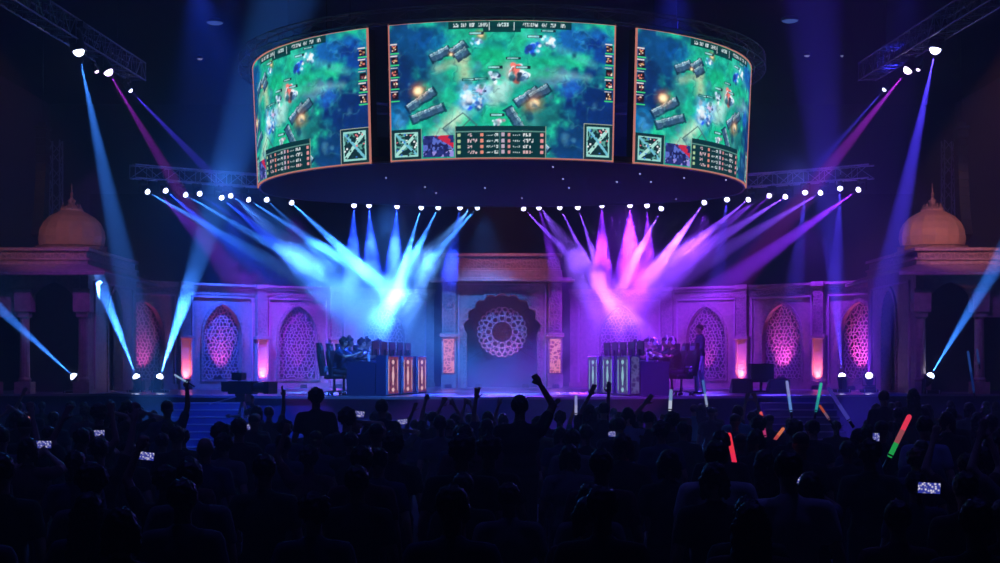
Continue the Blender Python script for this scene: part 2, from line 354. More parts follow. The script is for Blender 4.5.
    # generic fighters
    def unit(cx, cy, s, body, glow):
        blob(cx, cy, .055*s, .075*s, glow, .7, 1.2, .4)
        r = np.random.RandomState(int(cx*1000))
        for _ in range(16):
            ox, oy = r.randn(2)*.020*s; blob(cx+ox, cy+oy*1.4, .007*s+.006, .014*s+.008, [body, body, C(235, 245, 255), body*.6+.05, C(200, 225, 250)][r.randint(5)], .95, 1.6, .9, r.rand()*3)
        blob(cx-.005, cy-.05*s, .014*s, .02*s, C(16, 40, 90), .6, 2, .6)
        mix(((abs(x-cx) < .032) & (abs(y-cy-.085*s-.01) < .010)).astype(float), C(20, 40, 50)); mix(((abs(x-cx+.004) < .024) & (abs(y-cy-.085*s-.01) < .005)).astype(float), C(130, 190, 190))
    blob(.37, .44, .09, .15, C(30, 130, 210), .85, 1.2, .5); unit(.40, .40, .9, C(30, 70, 230), C(40, 110, 230)); unit(.36, .46, 1.2, C(170, 220, 255), C(130, 210, 240)); unit(.41, .50, .8, C(220, 180, 235), C(150, 150, 235)); blob(.36, .45, .035, .05, C(245, 250, 255), .9, 1, 1.3)
    unit(.55, .63, 1.0, C(240, 110, 100), C(190, 180, 170)); unit(.59, .60, .6, C(40, 60, 90), C(90, 160, 170)); unit(.64, .80, .9, C(20, 80, 210), C(60, 160, 220)); unit(.70, .86, .7, C(250, 250, 255), C(120, 190, 230))
    unit(.39, .84, .7, C(120, 190, 240), C(60, 120, 180)); unit(.47, .60, .6, C(30, 50, 90), C(70, 170, 150)); unit(.48, .26, .5, C(230, 200, 220), C(120, 200, 190))
    r = np.random.RandomState(2)
    for _ in range(90):
        cx, cy = r.rand(2)
        dark = (cx < .24 and cy > .25) or cx > .64 or r.rand() < .3
        blob(cx, cy, r.uniform(.01, .03), r.uniform(.015, .05), (C(8, 50, 90) if r.rand() < .6 else C(70, 130, 160)) if dark else (C(60, 200, 160) if r.rand() < .6 else C(12, 110, 110)), .55, 1.2, .9, r.rand()*3)
    cl = np.exp(-((n1-.47)/.012)**2)*(n2 > .42); mix(cl*.3, C(8, 60, 80)); cl = np.exp(-((n1-.50)/.012)**2)*(n2 > .42); mix(cl*.2, C(120, 220, 190))
    im *= (.72+.46*n3+.14*n4)[..., None]; im = im*1.05+.02
    # head-up display
    def rect(x0, y0, x1, y1, c, k=1.): mix(k*((x > x0) & (x < x1) & (y > y0) & (y < y1)).astype(float), c)
    def glyphs(x0, y, n, w, h, c, seed):
        r = np.random.RandomState(seed)
        for i in range(n):
            gx = x0+i*w
            for a in range(2):
                for b in range(3):
                    if r.rand() < .62: rect(gx+a*w*.38, y+b*h/3, gx+(a+1)*w*.38, y+(b+1)*h/3, c, .9)
    def icon(cx, cy, s, seed):
        r = np.random.RandomState(seed); rect(cx-s/A, cy-s, cx+s/A, cy+s, C(30, 20, 30))
        for _ in range(7):
            ox, oy = (r.rand(2)-.5)*1.5*s; q = s*.22; rect(cx+(ox-q)/A, cy+oy-q, cx+(ox+q)/A, cy+oy+q, [C(230, 120, 110), C(240, 220, 200), C(120, 60, 70), C(220, 170, 120)][r.randint(4)])
    rect(.27, .945, .80, 1, C(8, 50, 56), .9); rect(.42, .915, .58, .96, C(8, 50, 56), .9); rect(.445, .93, .448, .99, C(220, 240, 240)); rect(.55, .93, .553, .99, C(220, 240, 240))
    for i, q in enumerate((.29, .325, .36, .40, .59, .63, .67, .71, .75)): glyphs(q, .958, 3 if i not in (3, 4) else 5, .008, .024, C(230, 240, 240), i)
    glyphs(.475, .955, 5, .011, .03, C(220, 240, 240), 77)
    for i in range(5):
        for cx in (.022, .978):
            yy = .825-i*.088; icon(cx, yy, .025, int(i+cx*50)); rect(cx-.02, yy-.040, cx+.02, yy-.031, C(60, 210, 120)); rect(cx-.02, yy+.030, cx+.012, yy+.037, C(230, 220, 220))
    def mini(x0, y0, x1, y1, seed):
        rect(x0, y0, x1, y1, C(14, 44, 52)); rect(x0+.008, y0+.012, x1-.008, y1-.012, C(20, 52, 60)); r = np.random.RandomState(seed)
        cx, cy, w, h = (x0+x1)/2, (y0+y1)/2, (x1-x0)/2-.014, (y1-y0)/2-.022
        inside = ((abs(x-cx) < w) & (abs(y-cy) < h)).astype(float)
        mix(inside*(n3 > .50), C(90, 160, 150)); mix(inside*(n4 > .54), C(18, 48, 52))
        t1 = abs((x-cx)/w-(y-cy)/h); t2 = abs((x-cx)/w+(y-cy)/h); mix(inside*(t1 < .18), C(170, 225, 215)); mix(inside*(t2 < .14), C(110, 190, 210)); mix(inside*((abs(x-cx) > w*.88) | (abs(y-cy) > h*.88)), C(150, 215, 205))
        for _ in range(22):
            a, b = (r.rand(2)*2-1)*.9; rect(cx+a*w-.004, cy+b*h-.006, cx+a*w+.004, cy+b*h+.006, [C(230, 120, 130), C(230, 240, 240), C(20, 40, 50), C(60, 120, 200)][r.randint(4)])
    mini(0, 0, .142, .225, 4); mini(.862, 0, 1, .265, 9)
    rect(.862, .258, 1, .265, C(170, 180, 160)); rect(.862, 0, .866, .265, C(170, 180, 160)); rect(.14, 0, .144, .225, C(120, 150, 140))
    rect(.148, .012, .288, .17, C(40, 50, 120))
    m = ((x > .148) & (x < .288) & (y > .012) & (y < .17)).astype(float); mix(m*(n3 > .5), C(90, 110, 200)); mix(m*(n2 > .58), C(170, 175, 225)); mix(m*(n4 < .42), C(30, 34, 90)); mix(m*((x-.15)/.14+(y-.02)/.15 > 1.35)*(n3 > .4), C(200, 40, 70)); mix(m*(y < .05)*(n3 > .45), C(150, 140, 220))
    rect(.295, 0, .692, .235, C(10, 52, 58)); rect(.295, .19, .692, .195, C(90, 140, 130)); rect(.295, .0, .298, .235, C(150, 170, 150)); rect(.689, .0, .692, .235, C(150, 170, 150)); rect(.295, .231, .692, .235, C(150, 170, 150)); rect(.49, .01, .493, .185, C(70, 120, 120))
    for i in range(4):
        yy = .155-i*.042
        rect(.305, yy, .318, yy+.022, C(170, 200, 150)); glyphs(.35, yy, 4 if i % 2 else 2, .011, .024, C(240, 200, 205), i+10); rect(.405, yy, .418, yy+.024, C(230, 140, 120)); glyphs(.432, yy+.004, 4, .008, .012, C(200, 215, 215), i+20); glyphs(.466, yy, 2, .010, .022, C(220, 230, 230), i+30)
        rect(.497, yy, .512, yy+.026, C(190, 170, 190)); rect(.524, yy, .535, yy+.022, C(220, 140, 140)); glyphs(.548, yy+.004, 4, .008, .012, C(200, 215, 215), i+50); glyphs(.592, yy, 4 if i % 2 else 3, .012, .024, C(240, 240, 240) if i < 3 else C(240, 190, 190), i+60); rect(.668, yy, .680, yy+.024, C(230, 150, 150))
    im = np.clip(im, 0, 1)
    return np.where(im <= .04045, im/12.92, ((im+.055)/1.055)**2.4)
IMG = paint()
def ringpt(th, t, dr=0):        # angle from the camera-facing side, height 0..1
    r = 5.28+.11*t+dr; return Vector((r*math.sin(th), -r*math.cos(th), (ZT-ZB)*t))
m = bpy.data.materials.new('led_picture'); m.use_nodes = True; nt = m.node_tree; nt.nodes.clear(); o = nt.nodes.new('ShaderNodeOutputMaterial'); e = nt.nodes.new('ShaderNodeEmission'); at_ = nt.nodes.new('ShaderNodeAttribute'); at_.attribute_name = 'picture'
e.inputs[1].default_value = 1.3; nt.links.new(at_.outputs['Color'], e.inputs[0]); nt.links.new(e.outputs[0], o.inputs[0]); noneprob(m); ledm = m
COLS = np.concatenate([IMG.reshape(-1, 3), np.ones((NH*NW, 1))], 1).astype(np.float32).ravel()
def picture(ha):
    ys, xs = np.meshgrid(np.linspace(0, 1, NH), np.linspace(0, 1, NW), indexing='ij')
    th = (xs*2-1)*ha; rr = 5.28+.11*ys+.03
    V = np.stack([rr*np.sin(th), -rr*np.cos(th), (ZT-ZB)*ys], -1).reshape(-1, 3)
    idx = np.arange(NH*NW).reshape(NH, NW); FQ = np.stack([idx[:-1, :-1], idx[:-1, 1:], idx[1:, 1:], idx[1:, :-1]], -1).reshape(-1, 4)
    pm = bpy.data.meshes.new('game_picture'); pm.from_pydata(V.tolist(), [], FQ.tolist())
    ca = pm.color_attributes.new('picture', 'FLOAT_COLOR', 'POINT'); ca.data.foreach_set('color', COLS); pm.materials.append(ledm); return pm
def arcslab(mb, a0, a1, t0, t1, d0, d1, n=40):
    vs = []; 
    for i in range(n+1):
        a = a0+(a1-a0)*i/n
        for t, d in ((t0, d0), (t0, d1), (t1, d1), (t1, d0)): vs.append(ringpt(a, t, d))
    fs = [(4*i+k, 4*i+(k+1) % 4, 4*i+4+(k+1) % 4, 4*i+4+k) for i in range(n) for k in range(4)]+[(0, 1, 2, 3), (4*n+3, 4*n+2, 4*n+1, 4*n)]
    mb.add(vs, fs)
frg = noneprob(emis('frame_glow', (.62, .22, .18), 1.0)); w = .0040
def screen_kit(HA):
    fr = MB(); arcslab(fr, -HA-w/2, HA+w/2, -.008, .0, .0, .05); arcslab(fr, -HA-w/2, HA+w/2, 1.0, 1.008, .0, .05); arcslab(fr, -HA-w, -HA, -.012, 1.012, .0, .05, 1); arcslab(fr, HA, HA+w, -.012, 1.012, .0, .05, 1)
    frm = fr.mesh('frame'); frm.materials.append(frg)
    hs = MB(); arcslab(hs, -HA, HA, -.005, 1.005, -.25, .0); hsm = hs.mesh('cabinet'); hsm.materials.append(black)
    return picture(HA), frm, hsm
kc, ks = screen_kit(R(22.9)), screen_kit(R(26.8))
for a, kit, lb in ((0, kc, 'curved LED screen at the centre of the ring, showing a fantasy battle map'), (-54.9, ks, 'curved LED screen on the left side of the ring, showing the battle map squeezed'), (54.9, ks, 'curved LED screen on the right side of the ring, showing the battle map squeezed')):
    root = thing('curved_led_screen', lb, 'screen', (RC.x, RC.y, ZB), R(a))
    link('picture', kit[0], None, root); link('frame', kit[1], None, root); link('cabinet', kit[2], None, root)
# carcass of the ring: underside, inner skirt
rg = thing('screen_ring_housing', 'dark oval housing that carries the three curved screens above the stage', 'screen housing', (RC.x, RC.y, ZB))
def oval(rf, rb, n=72):
    return [Vector((rf*math.sin(2*PI*i/n), (-rf if math.cos(2*PI*i/n) > 0 else -rb)*math.cos(2*PI*i/n), 0)) for i in range(n)]
ov = oval(5.26, 3.0); k = len(ov); m1 = MB()
m1.add([q+Vector((0, 0, -.02)) for q in ov]+[q+Vector((0, 0, .10)) for q in ov], [tuple(range(k-1, -1, -1)), tuple(range(k, 2*k))]+[(i, (i+1) % k, k+(i+1) % k, k+i) for i in range(k)])
m1.obj('underside', mat('housing_dark', (.007, .007, .011), .8), rg)
m1 = MB()
for i in range(k):
    a, b = ov[i]*1.004, ov[(i+1) % k]*1.004; m1.bar(a+Vector((0, 0, -.02)), b+Vector((0, 0, -.02)), .035)
m1.obj('rim', mat('rim_metal', (.4, .4, .45), .4, .5), rg)
m1 = MB(); ov2 = oval(5.0, 2.9, 40)
for i in range(40):
    a, b = ov2[i], ov2[(i+1) % 40]
    if a.y > .2: m1.add([a+Vector((0, 0, .1)), b+Vector((0, 0, .1)), b+Vector((0, 0, 1.55)), a+Vector((0, 0, 1.55))], [(0, 1, 2, 3)])
so = m1.obj('rear_skirt', black, rg); sm = so.modifiers.new('s', 'SOLIDIFY'); sm.thickness = .04
for a_ in (50, 130, 230, 310): q_ = Vector((4.6*math.sin(R(a_)), (-4.6 if math.cos(R(a_)) > 0 else -2.6)*math.cos(R(a_)), 0)); MB().tube(q_+Vector((0, 0, .1)), q_+Vector((0, 0, 13.2-ZB)), .012, n=5).obj('hoist_chain', black, rg)
mled = noneprob(emis('marker', (.5, .5, .9), 1.6))
for u, v in ((553,167), (563,179), (569,188), (617,182), (640,174), (651,182), (684,178), (726,180), (386,178), (425,187), (485,188), (522,198), (676,199), (436,193)):
    t = (ZB-.03-EYE)/((365-v)/F); p = P(u, v, t)-Vector((RC.x, RC.y, ZB)); MB().ell(p, (.018, .018, .012), 8).obj('marker_led', mled, rg)
truss('ring_truss', 'circular aluminium truss hoop above the three curved screens', [(RC.x+5.62*math.sin(2*PI*i/60), RC.y-5.62*math.cos(2*PI*i/60), ZT+.12) for i in range(60)], .24, .011, ring=True, mt=dkalu)

# ------------------------------------------------------------------ stage
def Yf(x): return min(33.9+.036*x*x, 37.5)
N = 60; xsx = [-14.2+28.4*i/N for i in range(N+1)]
fr_ = [(x, Yf(x)) for x in xsx]; poly = fr_+[(14.2, 51), (-14.2, 51)]
def slab(poly, z0, z1):
    n = len(poly); tri = tessellate_polygon([[Vector((x, y, 0)) for x, y in poly]])
    return MB().add([(x, y, z0) for x, y in poly]+[(x, y, z1) for x, y in poly], [tuple(t) for t in tri]+[tuple(i+n for i in t) for t in tri]+[(i, (i+1) % n, n+(i+1) % n, n+i) for i in range(n)])
stg = thing('stage_platform', 'wide stage platform with convex front edge and glossy dark deck', 'stage', (0, 42, 0))
slab([(x, y-42) for x, y in poly], ST-.06, ST).obj('deck', deck, stg)
slab([(x*.996, y-42+.08) for x, y in poly], 0, ST-.06).obj('skirt', fascia_m, stg)
m1 = MB()
for a, b in zip(fr_[:-1], fr_[1:]): m1.bar((a[0], a[1]-42-.02, ST-.03), (b[0], b[1]-42-.02, ST-.03), .03, .05)
m1.obj('edge_strip', mat('edge_strip', (.5, .5, .6), .35, .4), stg)
for sx, nm in ((-1, 'flight of steps going down from the left side of the stage'), (1, 'flight of steps going down from the right side of the stage')):
    X = sx*6.95; Y0 = Yf(6.2)-.02
    s = thing('stage_steps', nm, 'steps', (X, Y0-1.6, 0)); zs = ST
    for i in range(9):
        zt = ST-.155*(i+1)
        MB().span((-.85, 1.6-.32*(i+1), 0), (.85, 1.6-.32*i-.001, zt)).obj('step', fascia_m, s, bevel=.01)
        MB().span((-.85, 1.6-.32*(i+1)-.008, zt-.02), (.85, 1.6-.32*(i+1)+.03, zt+.006)).obj('nosing', alu, s)
struct('trim_1', MB().span((-13.9, 50.2, ST), (13.9, 50.4, ST+6.5)), black)   # black cloth wall behind the palace set

# ------------------------------------------------------------------ palace set
def arch(hw, z0, zs, za, n=14):      # pointed arch outline, counter clockwise from bottom left
    pts = [(-hw, z0)]; 
    for i in range(n+1):
        t = i/n; x = -hw*(math.cos(t*PI/2))**.85; z = zs+(za-zs)*(math.sin(t*PI/2)*.84+.16*t**3)
        pts.append((x, z))
    return pts+[(-x, z) for x, z in reversed(pts[:-1])]
def scallop(hw, z0, zs, za, lobes=9, n=7):
    base = [(-hw*math.cos(PI*i/lobes), zs+(za-zs)*math.sin(PI*i/lobes)**.9) for i in range(lobes+1)]; pts = [(-hw, z0)]
    for a, b in zip(base[:-1], base[1:]):
        mx, mz = (a[0]+b[0])/2, (a[1]+b[1])/2; dx, dz = b[0]-a[0], b[1]-a[1]; L = math.hypot(dx, dz)
        for i in range(n):
            t = i/n; h = .30*L*math.sin(PI*t); pts.append((a[0]+dx*t-dz/L*h, a[1]+dz*t+dx/L*h))
    pts += [base[-1], (hw, z0)]; return pts
def inside(pt, poly):
    x, z = pt; c = False; n = len(poly)
    for i in range(n):
        a, b = poly[i], poly[i-1]
        if (a[1] > z) != (b[1] > z) and x < (b[0]-a[0])*(z-a[1])/(b[1]-a[1])+a[0]: c = not c
    return c
def web(mb, test, x0, x1, z0, z1, s, y, wd, seed=1, jit=.28):     # irregular honeycomb of stone bars
    rnd = random.Random(seed); P_ = {}
    def key(i, j):
        if (i, j) not in P_: P_[(i, j)] = (x0+i*s*.433+rnd.uniform(-jit, jit)*s*.5, z0+j*s*.25+rnd.uniform(-jit, jit)*s*.5)
        return P_[(i, j)]
    ni = int((x1-x0)/(s*.866))+2; nj = int((z1-z0)/(s*.75))+2
    for j in range(nj):
        for i in range(ni):
            o = (j % 2); a = (2*i+o, j*3)   # honeycomb nodes on a fine grid
            def nd(di, dj): return key(a[0]+di, a[1]+dj)
            pts = [nd(0, 1), nd(1, 0), nd(2, 1), nd(2, 3), nd(1, 4), nd(0, 3)]
            for k in (0, 1, 5):
                p, q = pts[k], pts[(k+1) % 6]
                if test(p) and test(q): mb.bar((p[0], y, p[1]), (q[0], y, q[1]), wd, wd)
BH = 3.10
def bay(root, w, seed, lit=True):
    a = arch(.66, .30, 1.55, 2.58); hw = w/2
    MB().prism([[(-hw, 0), (-hw, BH), (hw, BH), (hw, 0)], a], 0, .18).obj('wall_panel', stone, root)
    m = MB(); b = arch(.74, .24, 1.56, 2.70); m.prism([b, a], -.05, .0); m.obj('arch_molding', carved, root)
    m = MB(); W2 = hw-.30
    for p, q in (((-W2, .1), (-W2, 2.80)), ((W2, .1), (W2, 2.80)), ((-W2-.03, 2.80), (W2+.03, 2.80))): m.bar((p[0], -.03, p[1]), (q[0], -.03, q[1]), .06, .05)
    m.obj('frame_molding', lace, root)
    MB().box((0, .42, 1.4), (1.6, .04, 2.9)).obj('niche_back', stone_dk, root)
    m = MB(); web(m, lambda p: inside(p, a), -.7, .75, .32, 2.6, .14, .12, .024, seed, .55); m.obj('lattice', lace, root)
    m = MB().span((-hw, -.10, BH-.05), (hw, .18, BH+.03)).span((-hw, -.16, BH+.03), (hw, .18, BH+.10)).obj('cornice', stone, root)
    MB().span((-hw, -.04, BH-.24), (hw, -.001, BH-.06)).obj('carved_band', carved, root)
    MB().span((-hw, -.10, 0), (hw, -.001, .16)).obj('plinth', stone, root)
def pilaster(root):
    MB().span((-.22, -.16, 0), (.22, .18, .26)).obj('base', stone, root, bevel=.01)
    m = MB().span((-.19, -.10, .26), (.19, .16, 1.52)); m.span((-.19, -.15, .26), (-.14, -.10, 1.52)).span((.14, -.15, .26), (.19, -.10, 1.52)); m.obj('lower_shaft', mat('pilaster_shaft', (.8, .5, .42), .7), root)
    MB().span((-.25, -.19, 1.52), (.25, .18, 1.62)).obj('ledge', stone, root, bevel=.01)
    MB().span((-.17, -.11, 1.62), (.17, .16, BH-.02)).obj('upper_shaft', carved, root)
    MB().span((-.22, -.17, BH-.02), (.22, .18, BH+.12)).obj('capital', stone, root, bevel=.01)
def wingpt(u):
    r_ = (u-502)/F; Y = 48.
    for _ in range(12): Y = 49-6*(r_*Y/11)**2
    return Vector((r_*Y, Y, ST))
up_mesh = MB().box((0, 0, .05), (.22, .12, .10)).box((0, .0, .11), (.18, .08, .03)).mesh('floodlight_body'); up_mesh.materials.append(blackp)
def uplight(at, aim, col, pw, deg, label, blend=1, grp=None):
    root = thing('uplight', label, 'floodlight', at, 0, grp); link('housing', up_mesh, None, root)
    a = Vector(at)+Vector((0, 0, .16)); wash(a, aim, col, pw, deg, blend, .04)
posn = ['beside the gate', 'second from the gate', 'third from the gate', 'farthest from the gate']
for sx, sd in ((-1, 'left'), (1, 'right')):
    us = [570, 669, 744, 821, 900]
    for i in range(4):
        a, b = wingpt(502+sx*(us[i]-502)), wingpt(502+sx*(us[i+1]-502))
        if sx < 0: a, b = b, a
        d = b-a; c = (a+b)/2; rz = math.atan2(d.y, d.x)
        root = thing('palace_wall_bay', f'sandstone arched lattice wall bay, {posn[i]} on the {sd} wing', 'wall panel', c, rz, 'palace wall bays')
        bay(root, d.length, 10+i)
        nrm = Vector((math.sin(rz), -math.cos(rz), 0))
        pw = {(-1, 0): 60, (-1, 1): 70, (-1, 2): 190, (-1, 3): 130, (1, 0): 60, (1, 1): 150, (1, 2): 330, (1, 3): 330}[(sx, i)]
        uplight(c+nrm*.45+Vector((0, 0, 0)), c-nrm*.1+Vector((0, 0, 1.25)), (1, .12, .75) if i > 0 else (.8, .15, 1), pw*(1.5 if i > 1 else .8), 46, f'small floodlight on the deck lighting the {sd} wing lattice {posn[i]}')
    for i in range(1, 5):
        a = wingpt(502+sx*(us[i]-502)); rz = math.atan(-12*a.x/121)
        if i == 4: continue
        nrm = Vector((math.sin(rz), -math.cos(rz), 0)); a2 = a+nrm*.06
        root = thing('palace_pilaster', f'square stone pilaster with pink-lit shaft, {["", "nearest to the gate", "second from the gate", "third from the gate"][i]} on the {sd} wing', 'pilaster', a2, rz, 'palace wing pilasters')
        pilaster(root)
        uplight(a+nrm*.34, a+nrm*.12+Vector((0, 0, .85)), (1, .22, .28), (60 if i == 1 else 130), 62, f'small floodlight at the foot of the {sd} wing pilaster {["", "nearest to the gate", "second from the gate", "third from the gate"][i]}')
# central gate
gate = thing('palace_gate', 'central palace gate with scalloped arch, carved frieze and two lit pillars', 'gate', (0, 47.5, ST))
MB().prism([[(-1.46, 0), (-1.46, 3.42), (1.46, 3.42), (1.46, 0)], scallop(1.12, 0.0001, 1.75, 2.92)], -.05, .25).obj('arch_wall', stone, gate)
MB().prism([scallop(1.24, .0, 1.75, 3.06), scallop(1.13, .0001, 1.75, 2.93)], -.10, -.05).obj('arch_molding', carved, gate)
m = MB()
for x in (-1.38, 1.38): m.bar((x, -.07, 0), (x, -.07, 3.3), .05, .05)
m.bar((-1.4, -.07, 3.3), (1.4, -.07, 3.3), .05, .05); m.obj('frame_molding', lace, gate)
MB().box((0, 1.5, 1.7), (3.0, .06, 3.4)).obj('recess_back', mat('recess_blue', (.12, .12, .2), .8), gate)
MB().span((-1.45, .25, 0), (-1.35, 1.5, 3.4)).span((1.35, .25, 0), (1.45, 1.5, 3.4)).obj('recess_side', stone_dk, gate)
m = MB(); MZ = 1.80; rnd = random.Random(4)
for ring_r, cnt, rr_ in ((.44, 12, .10), (.60, 18, .10), (.72, 24, .085)):
    for i in range(cnt):
        a = 2*PI*(i+.5*(ring_r > .5))/cnt; cx, cz = ring_r*math.cos(a), MZ+ring_r*math.sin(a)
        pts = [(cx+rr_*math.cos(q*PI/3+a), cz+rr_*math.sin(q*PI/3+a)) for q in range(6)]
        for q in range(6): m.bar((pts[q][0], .55, pts[q][1]), (pts[(q+1) % 6][0], .55, pts[(q+1) % 6][1]), .02, .02)
for rad in (.34, .52):
    for i in range(48):
        a, b = 2*PI*i/48, 2*PI*(i+1)/48; m.bar((rad*math.cos(a), .55, MZ+rad*math.sin(a)), (rad*math.cos(b), .55, MZ+rad*math.sin(b)), .018)
for i in range(12):
    a, b = 2*PI*i/12, 2*PI*(i+5)/12; m.bar((.8*math.cos(a), .57, MZ+.8*math.sin(a)), (.45*math.cos(a+.26), .57, MZ+.45*math.sin(a+.26)), .02); m.bar((.8*math.cos(a), .57, MZ+.8*math.sin(a)), (.45*math.cos(a-.26), .57, MZ+.45*math.sin(a-.26)), .02)
m.obj('round_lattice', mat('medallion', (.9, .6, .65), .5), gate)
m = MB()
for i in range(4): a = PI/4+PI/2*i; m.bar((.8*math.cos(a), .58, MZ+.8*math.sin(a)), (1.9*math.cos(a), .58, MZ+1.5*math.sin(a)), .012)
m.obj('lattice_stay', black, gate)
boxm = lightbox('pillar_lightbox', (1.0, .32, .38), (.40, .04, .12), .95)
for s in (-1, 1):
    x = s*1.69; p = MB().span((x-.25, -.22, 0), (x+.25, .25, .42)).span((x-.23, -.16, .42), (x+.23, .25, 1.62)).span((x-.29, -.26, 1.62), (x+.29, .25, 1.74)).span((x-.22, -.15, 1.74), (x+.22, .25, 3.36)).obj('pillar', stone, gate, bevel=.012)
    MB().span((x-.17, -.20, .48), (x+.17, -.15, 1.56)).obj('light_panel', boxm, p)
    mm = MB()
    for z0, z1 in ((1.82, 2.5), (2.58, 3.28)): mm.span((x-.15, -.175, z0), (x+.15, -.15, z1))
    mm.obj('carved_panel', carved, p)
MB().span((-2.30, -.55, 3.38), (2.30, .35, 3.44)).span((-2.2, -.45, 3.44), (2.2, .35, 3.50)).obj('eave', stone, gate, bevel=.01)
MB().span((-1.92, -.26, 3.50), (1.92, .35, 3.74)).span((-1.86, -.20, 3.74), (1.86, .35, 3.80)).obj('architrave', stone, gate, bevel=.012)
MB().span((-1.86, -.16, 3.80), (1.86, .3, 4.18)).obj('frieze', carved, gate)
MB().span((-1.92, -.22, 4.18), (1.92, .35, 4.28)).obj('coping', stone, gate, bevel=.012)
for s in (-1, 1): uplight((s*.75, 47.75, ST), (0, 48.3, ST+1.85), (1, .25, .62), 95, 75, f'small floodlight inside the gate arch, at its {"left" if s < 0 else "right"} jamb')
for s in (-1, 1): uplight((s*1.69, 46.75, ST), (s*1.69, 47.3, ST+2.6), (1, .3, .35), 90, 50, f'small floodlight at the foot of the {"left" if s < 0 else "right"} gate pillar')

# domed pavilions
def pavilion(sx, sd):
    pv = thing('domed_pavilion', f'sandstone pavilion with faceted dome and finial at the {sd} end of the stage', 'pavilion', (sx*11.8, 40.5, ST))
    X0, X1, Y0, Y1 = -1.2, 1.25, -2.5, 2.6          # local: X0 is the side facing the middle of the stage
    def fl(q): return Vector((q.x*sx, q.y, q.z))
    zE = EYE+2.42-ST
    def put(mb, nm, mt, **k): return mb.xf(fl).obj(nm, mt, pv, **k)
    # side wall with an arch (faces the stage), lying in the y-z plane
    Mside = Matrix(((0, 1, 0, 0), (1, 0, 0, 0), (0, 0, 1, 0), (0, 0, 0, 1)))
    a = [(x+.2, z) for x, z in arch(.72, .02, 1.9, 2.78)]
    put(MB().prism([[(Y0+.1, 0), (Y0+.1, zE), (Y1, zE), (Y1, 0)], a], X0, X0+.22, Mside), 'side_wall', stone)
    b = [(x+.2, z) for x, z in arch(.82, .0, 1.92, 2.92)]
    put(MB().prism([b, a], X0-.05, X0, Mside), 'side_arch_molding', carved)
    m = MB()
    for y in (Y0+.62, Y1-.5): m.bar((X0-.03, y, .1), (X0-.03, y, zE-.25), .05)
    m.bar((X0-.03, Y0+.62, zE-.25), (X0-.03, Y1-.5, zE-.25), .05); put(m, 'side_frame_molding', lace)
    # front columns with cubic capitals, arch panel between
    for x in (X0+.12, X0+1.62, X1):
        m = MB().box((x, Y0+.1, .15), (.42, .42, .3)).lathe([(.15, .3), (.17, .36), (.13, .42), (.115, 1.9), (.15, 1.96)], (x, Y0+.1, 0), 12, R(15)); c = put(m, 'column', stone)
        put(MB().box((x, Y0+.1, 2.02), (.30, .30, .14)).box((x, Y0+.1, 2.38), (.44, .40, .6)), 'capital', stone, bevel=.015)
    ar = [(x+X0+.87, z) for x, z in arch(.62, 1.95, 2.1, 2.85)]
    put(MB().prism([[(X0+.2, 1.951), (X0+.2, zE), (X1, zE), (X1, 1.951), (X0+1.5, 1.951)]+[q for q in reversed(ar)]], Y0+.02, Y0+.16), 'front_arch', stone)
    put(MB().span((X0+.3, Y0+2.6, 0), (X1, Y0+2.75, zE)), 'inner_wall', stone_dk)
    put(MB().span((X0, Y0, zE-.02), (X1+.2, Y1, zE+.12)), 'ceiling_slab', stone)
    # sloping eave all round, then moulded parapet
    m = MB(); o = .62; lo = zE-.08; hi = zE+.16
    q = [(X0-o, Y0-o, lo), (X1+o, Y0-o, lo), (X1+o, Y1+.2, lo), (X0-o, Y1+.2, lo), (X0, Y0, hi), (X1+.2, Y0, hi), (X1+.2, Y1, hi), (X0, Y1, hi)]
    q2 = [(a_, b_, c_-.07) for a_, b_, c_ in q]
    m.add(q+q2, [(0, 1, 5, 4), (1, 2, 6, 5), (2, 3, 7, 6), (3, 0, 4, 7), (8, 12, 13, 9), (9, 13, 14, 10), (10, 14, 15, 11), (11, 15, 12, 8), (0, 8, 9, 1), (1, 9, 10, 2), (2, 10, 11, 3), (3, 11, 8, 0), (4, 5, 13, 12), (5, 6, 14, 13), (6, 7, 15, 14), (7, 4, 12, 15)]); put(m, 'eave', stone)
    put(MB().span((X0-.02, Y0-.02, hi-.02), (X1+.2, Y1, hi+.10)).span((X0-.08, Y0-.08, hi+.10), (X1+.26, Y1, hi+.15)), 'parapet_base', stone)
    put(MB().span((X0+.02, Y0+.02, hi+.15), (X1+.16, Y1-.05, hi+.33)), 'carved_parapet', carved)
    put(MB().span((X0-.08, Y0-.08, hi+.33), (X1+.26, Y1, hi+.42)), 'parapet_coping', stone, bevel=.01)
    zb = hi+.42
    put(MB().lathe([(1.02, 0), (1.02, .10), (.94, .13), (.94, .22), (.98, .25)], (0.0, .3, zb), 8, R(22.5)), 'dome_drum', stone)
    put(MB().lathe([(.84, .22), (.88, .34), (.90, .50), (.875, .68), (.78, .88), (.63, 1.04), (.46, 1.14), (.32, 1.21), (.30, 1.26), (.20, 1.29)], (0, .3, zb), 16, R(11.25)), 'dome', mat('dome_plaster', (.78, .5, .38), .75, noise=.1, scale=4))
    put(MB().lathe([(.28, 1.24), (.30, 1.28), (.20, 1.34), (.10, 1.38), (.08, 1.44), (.12, 1.50), (.05, 1.56), (.03, 1.62), (.055, 1.68), (.02, 1.74), (.012, 1.95), (.001, 2.0)], (0, .3, zb), 12), 'finial', stone, smooth=True)
    m = MB()
    for i in range(10): a_ = 2*PI*i/10; m.cap((.26*math.cos(a_), .3+.26*math.sin(a_), zb+1.26), (.22*math.cos(a_), .3+.22*math.sin(a_), zb+1.42), .05, .01, 6)
    put(m, 'lotus_petals', stone)
pavilion(-1, 'left'); pavilion(1, 'right')

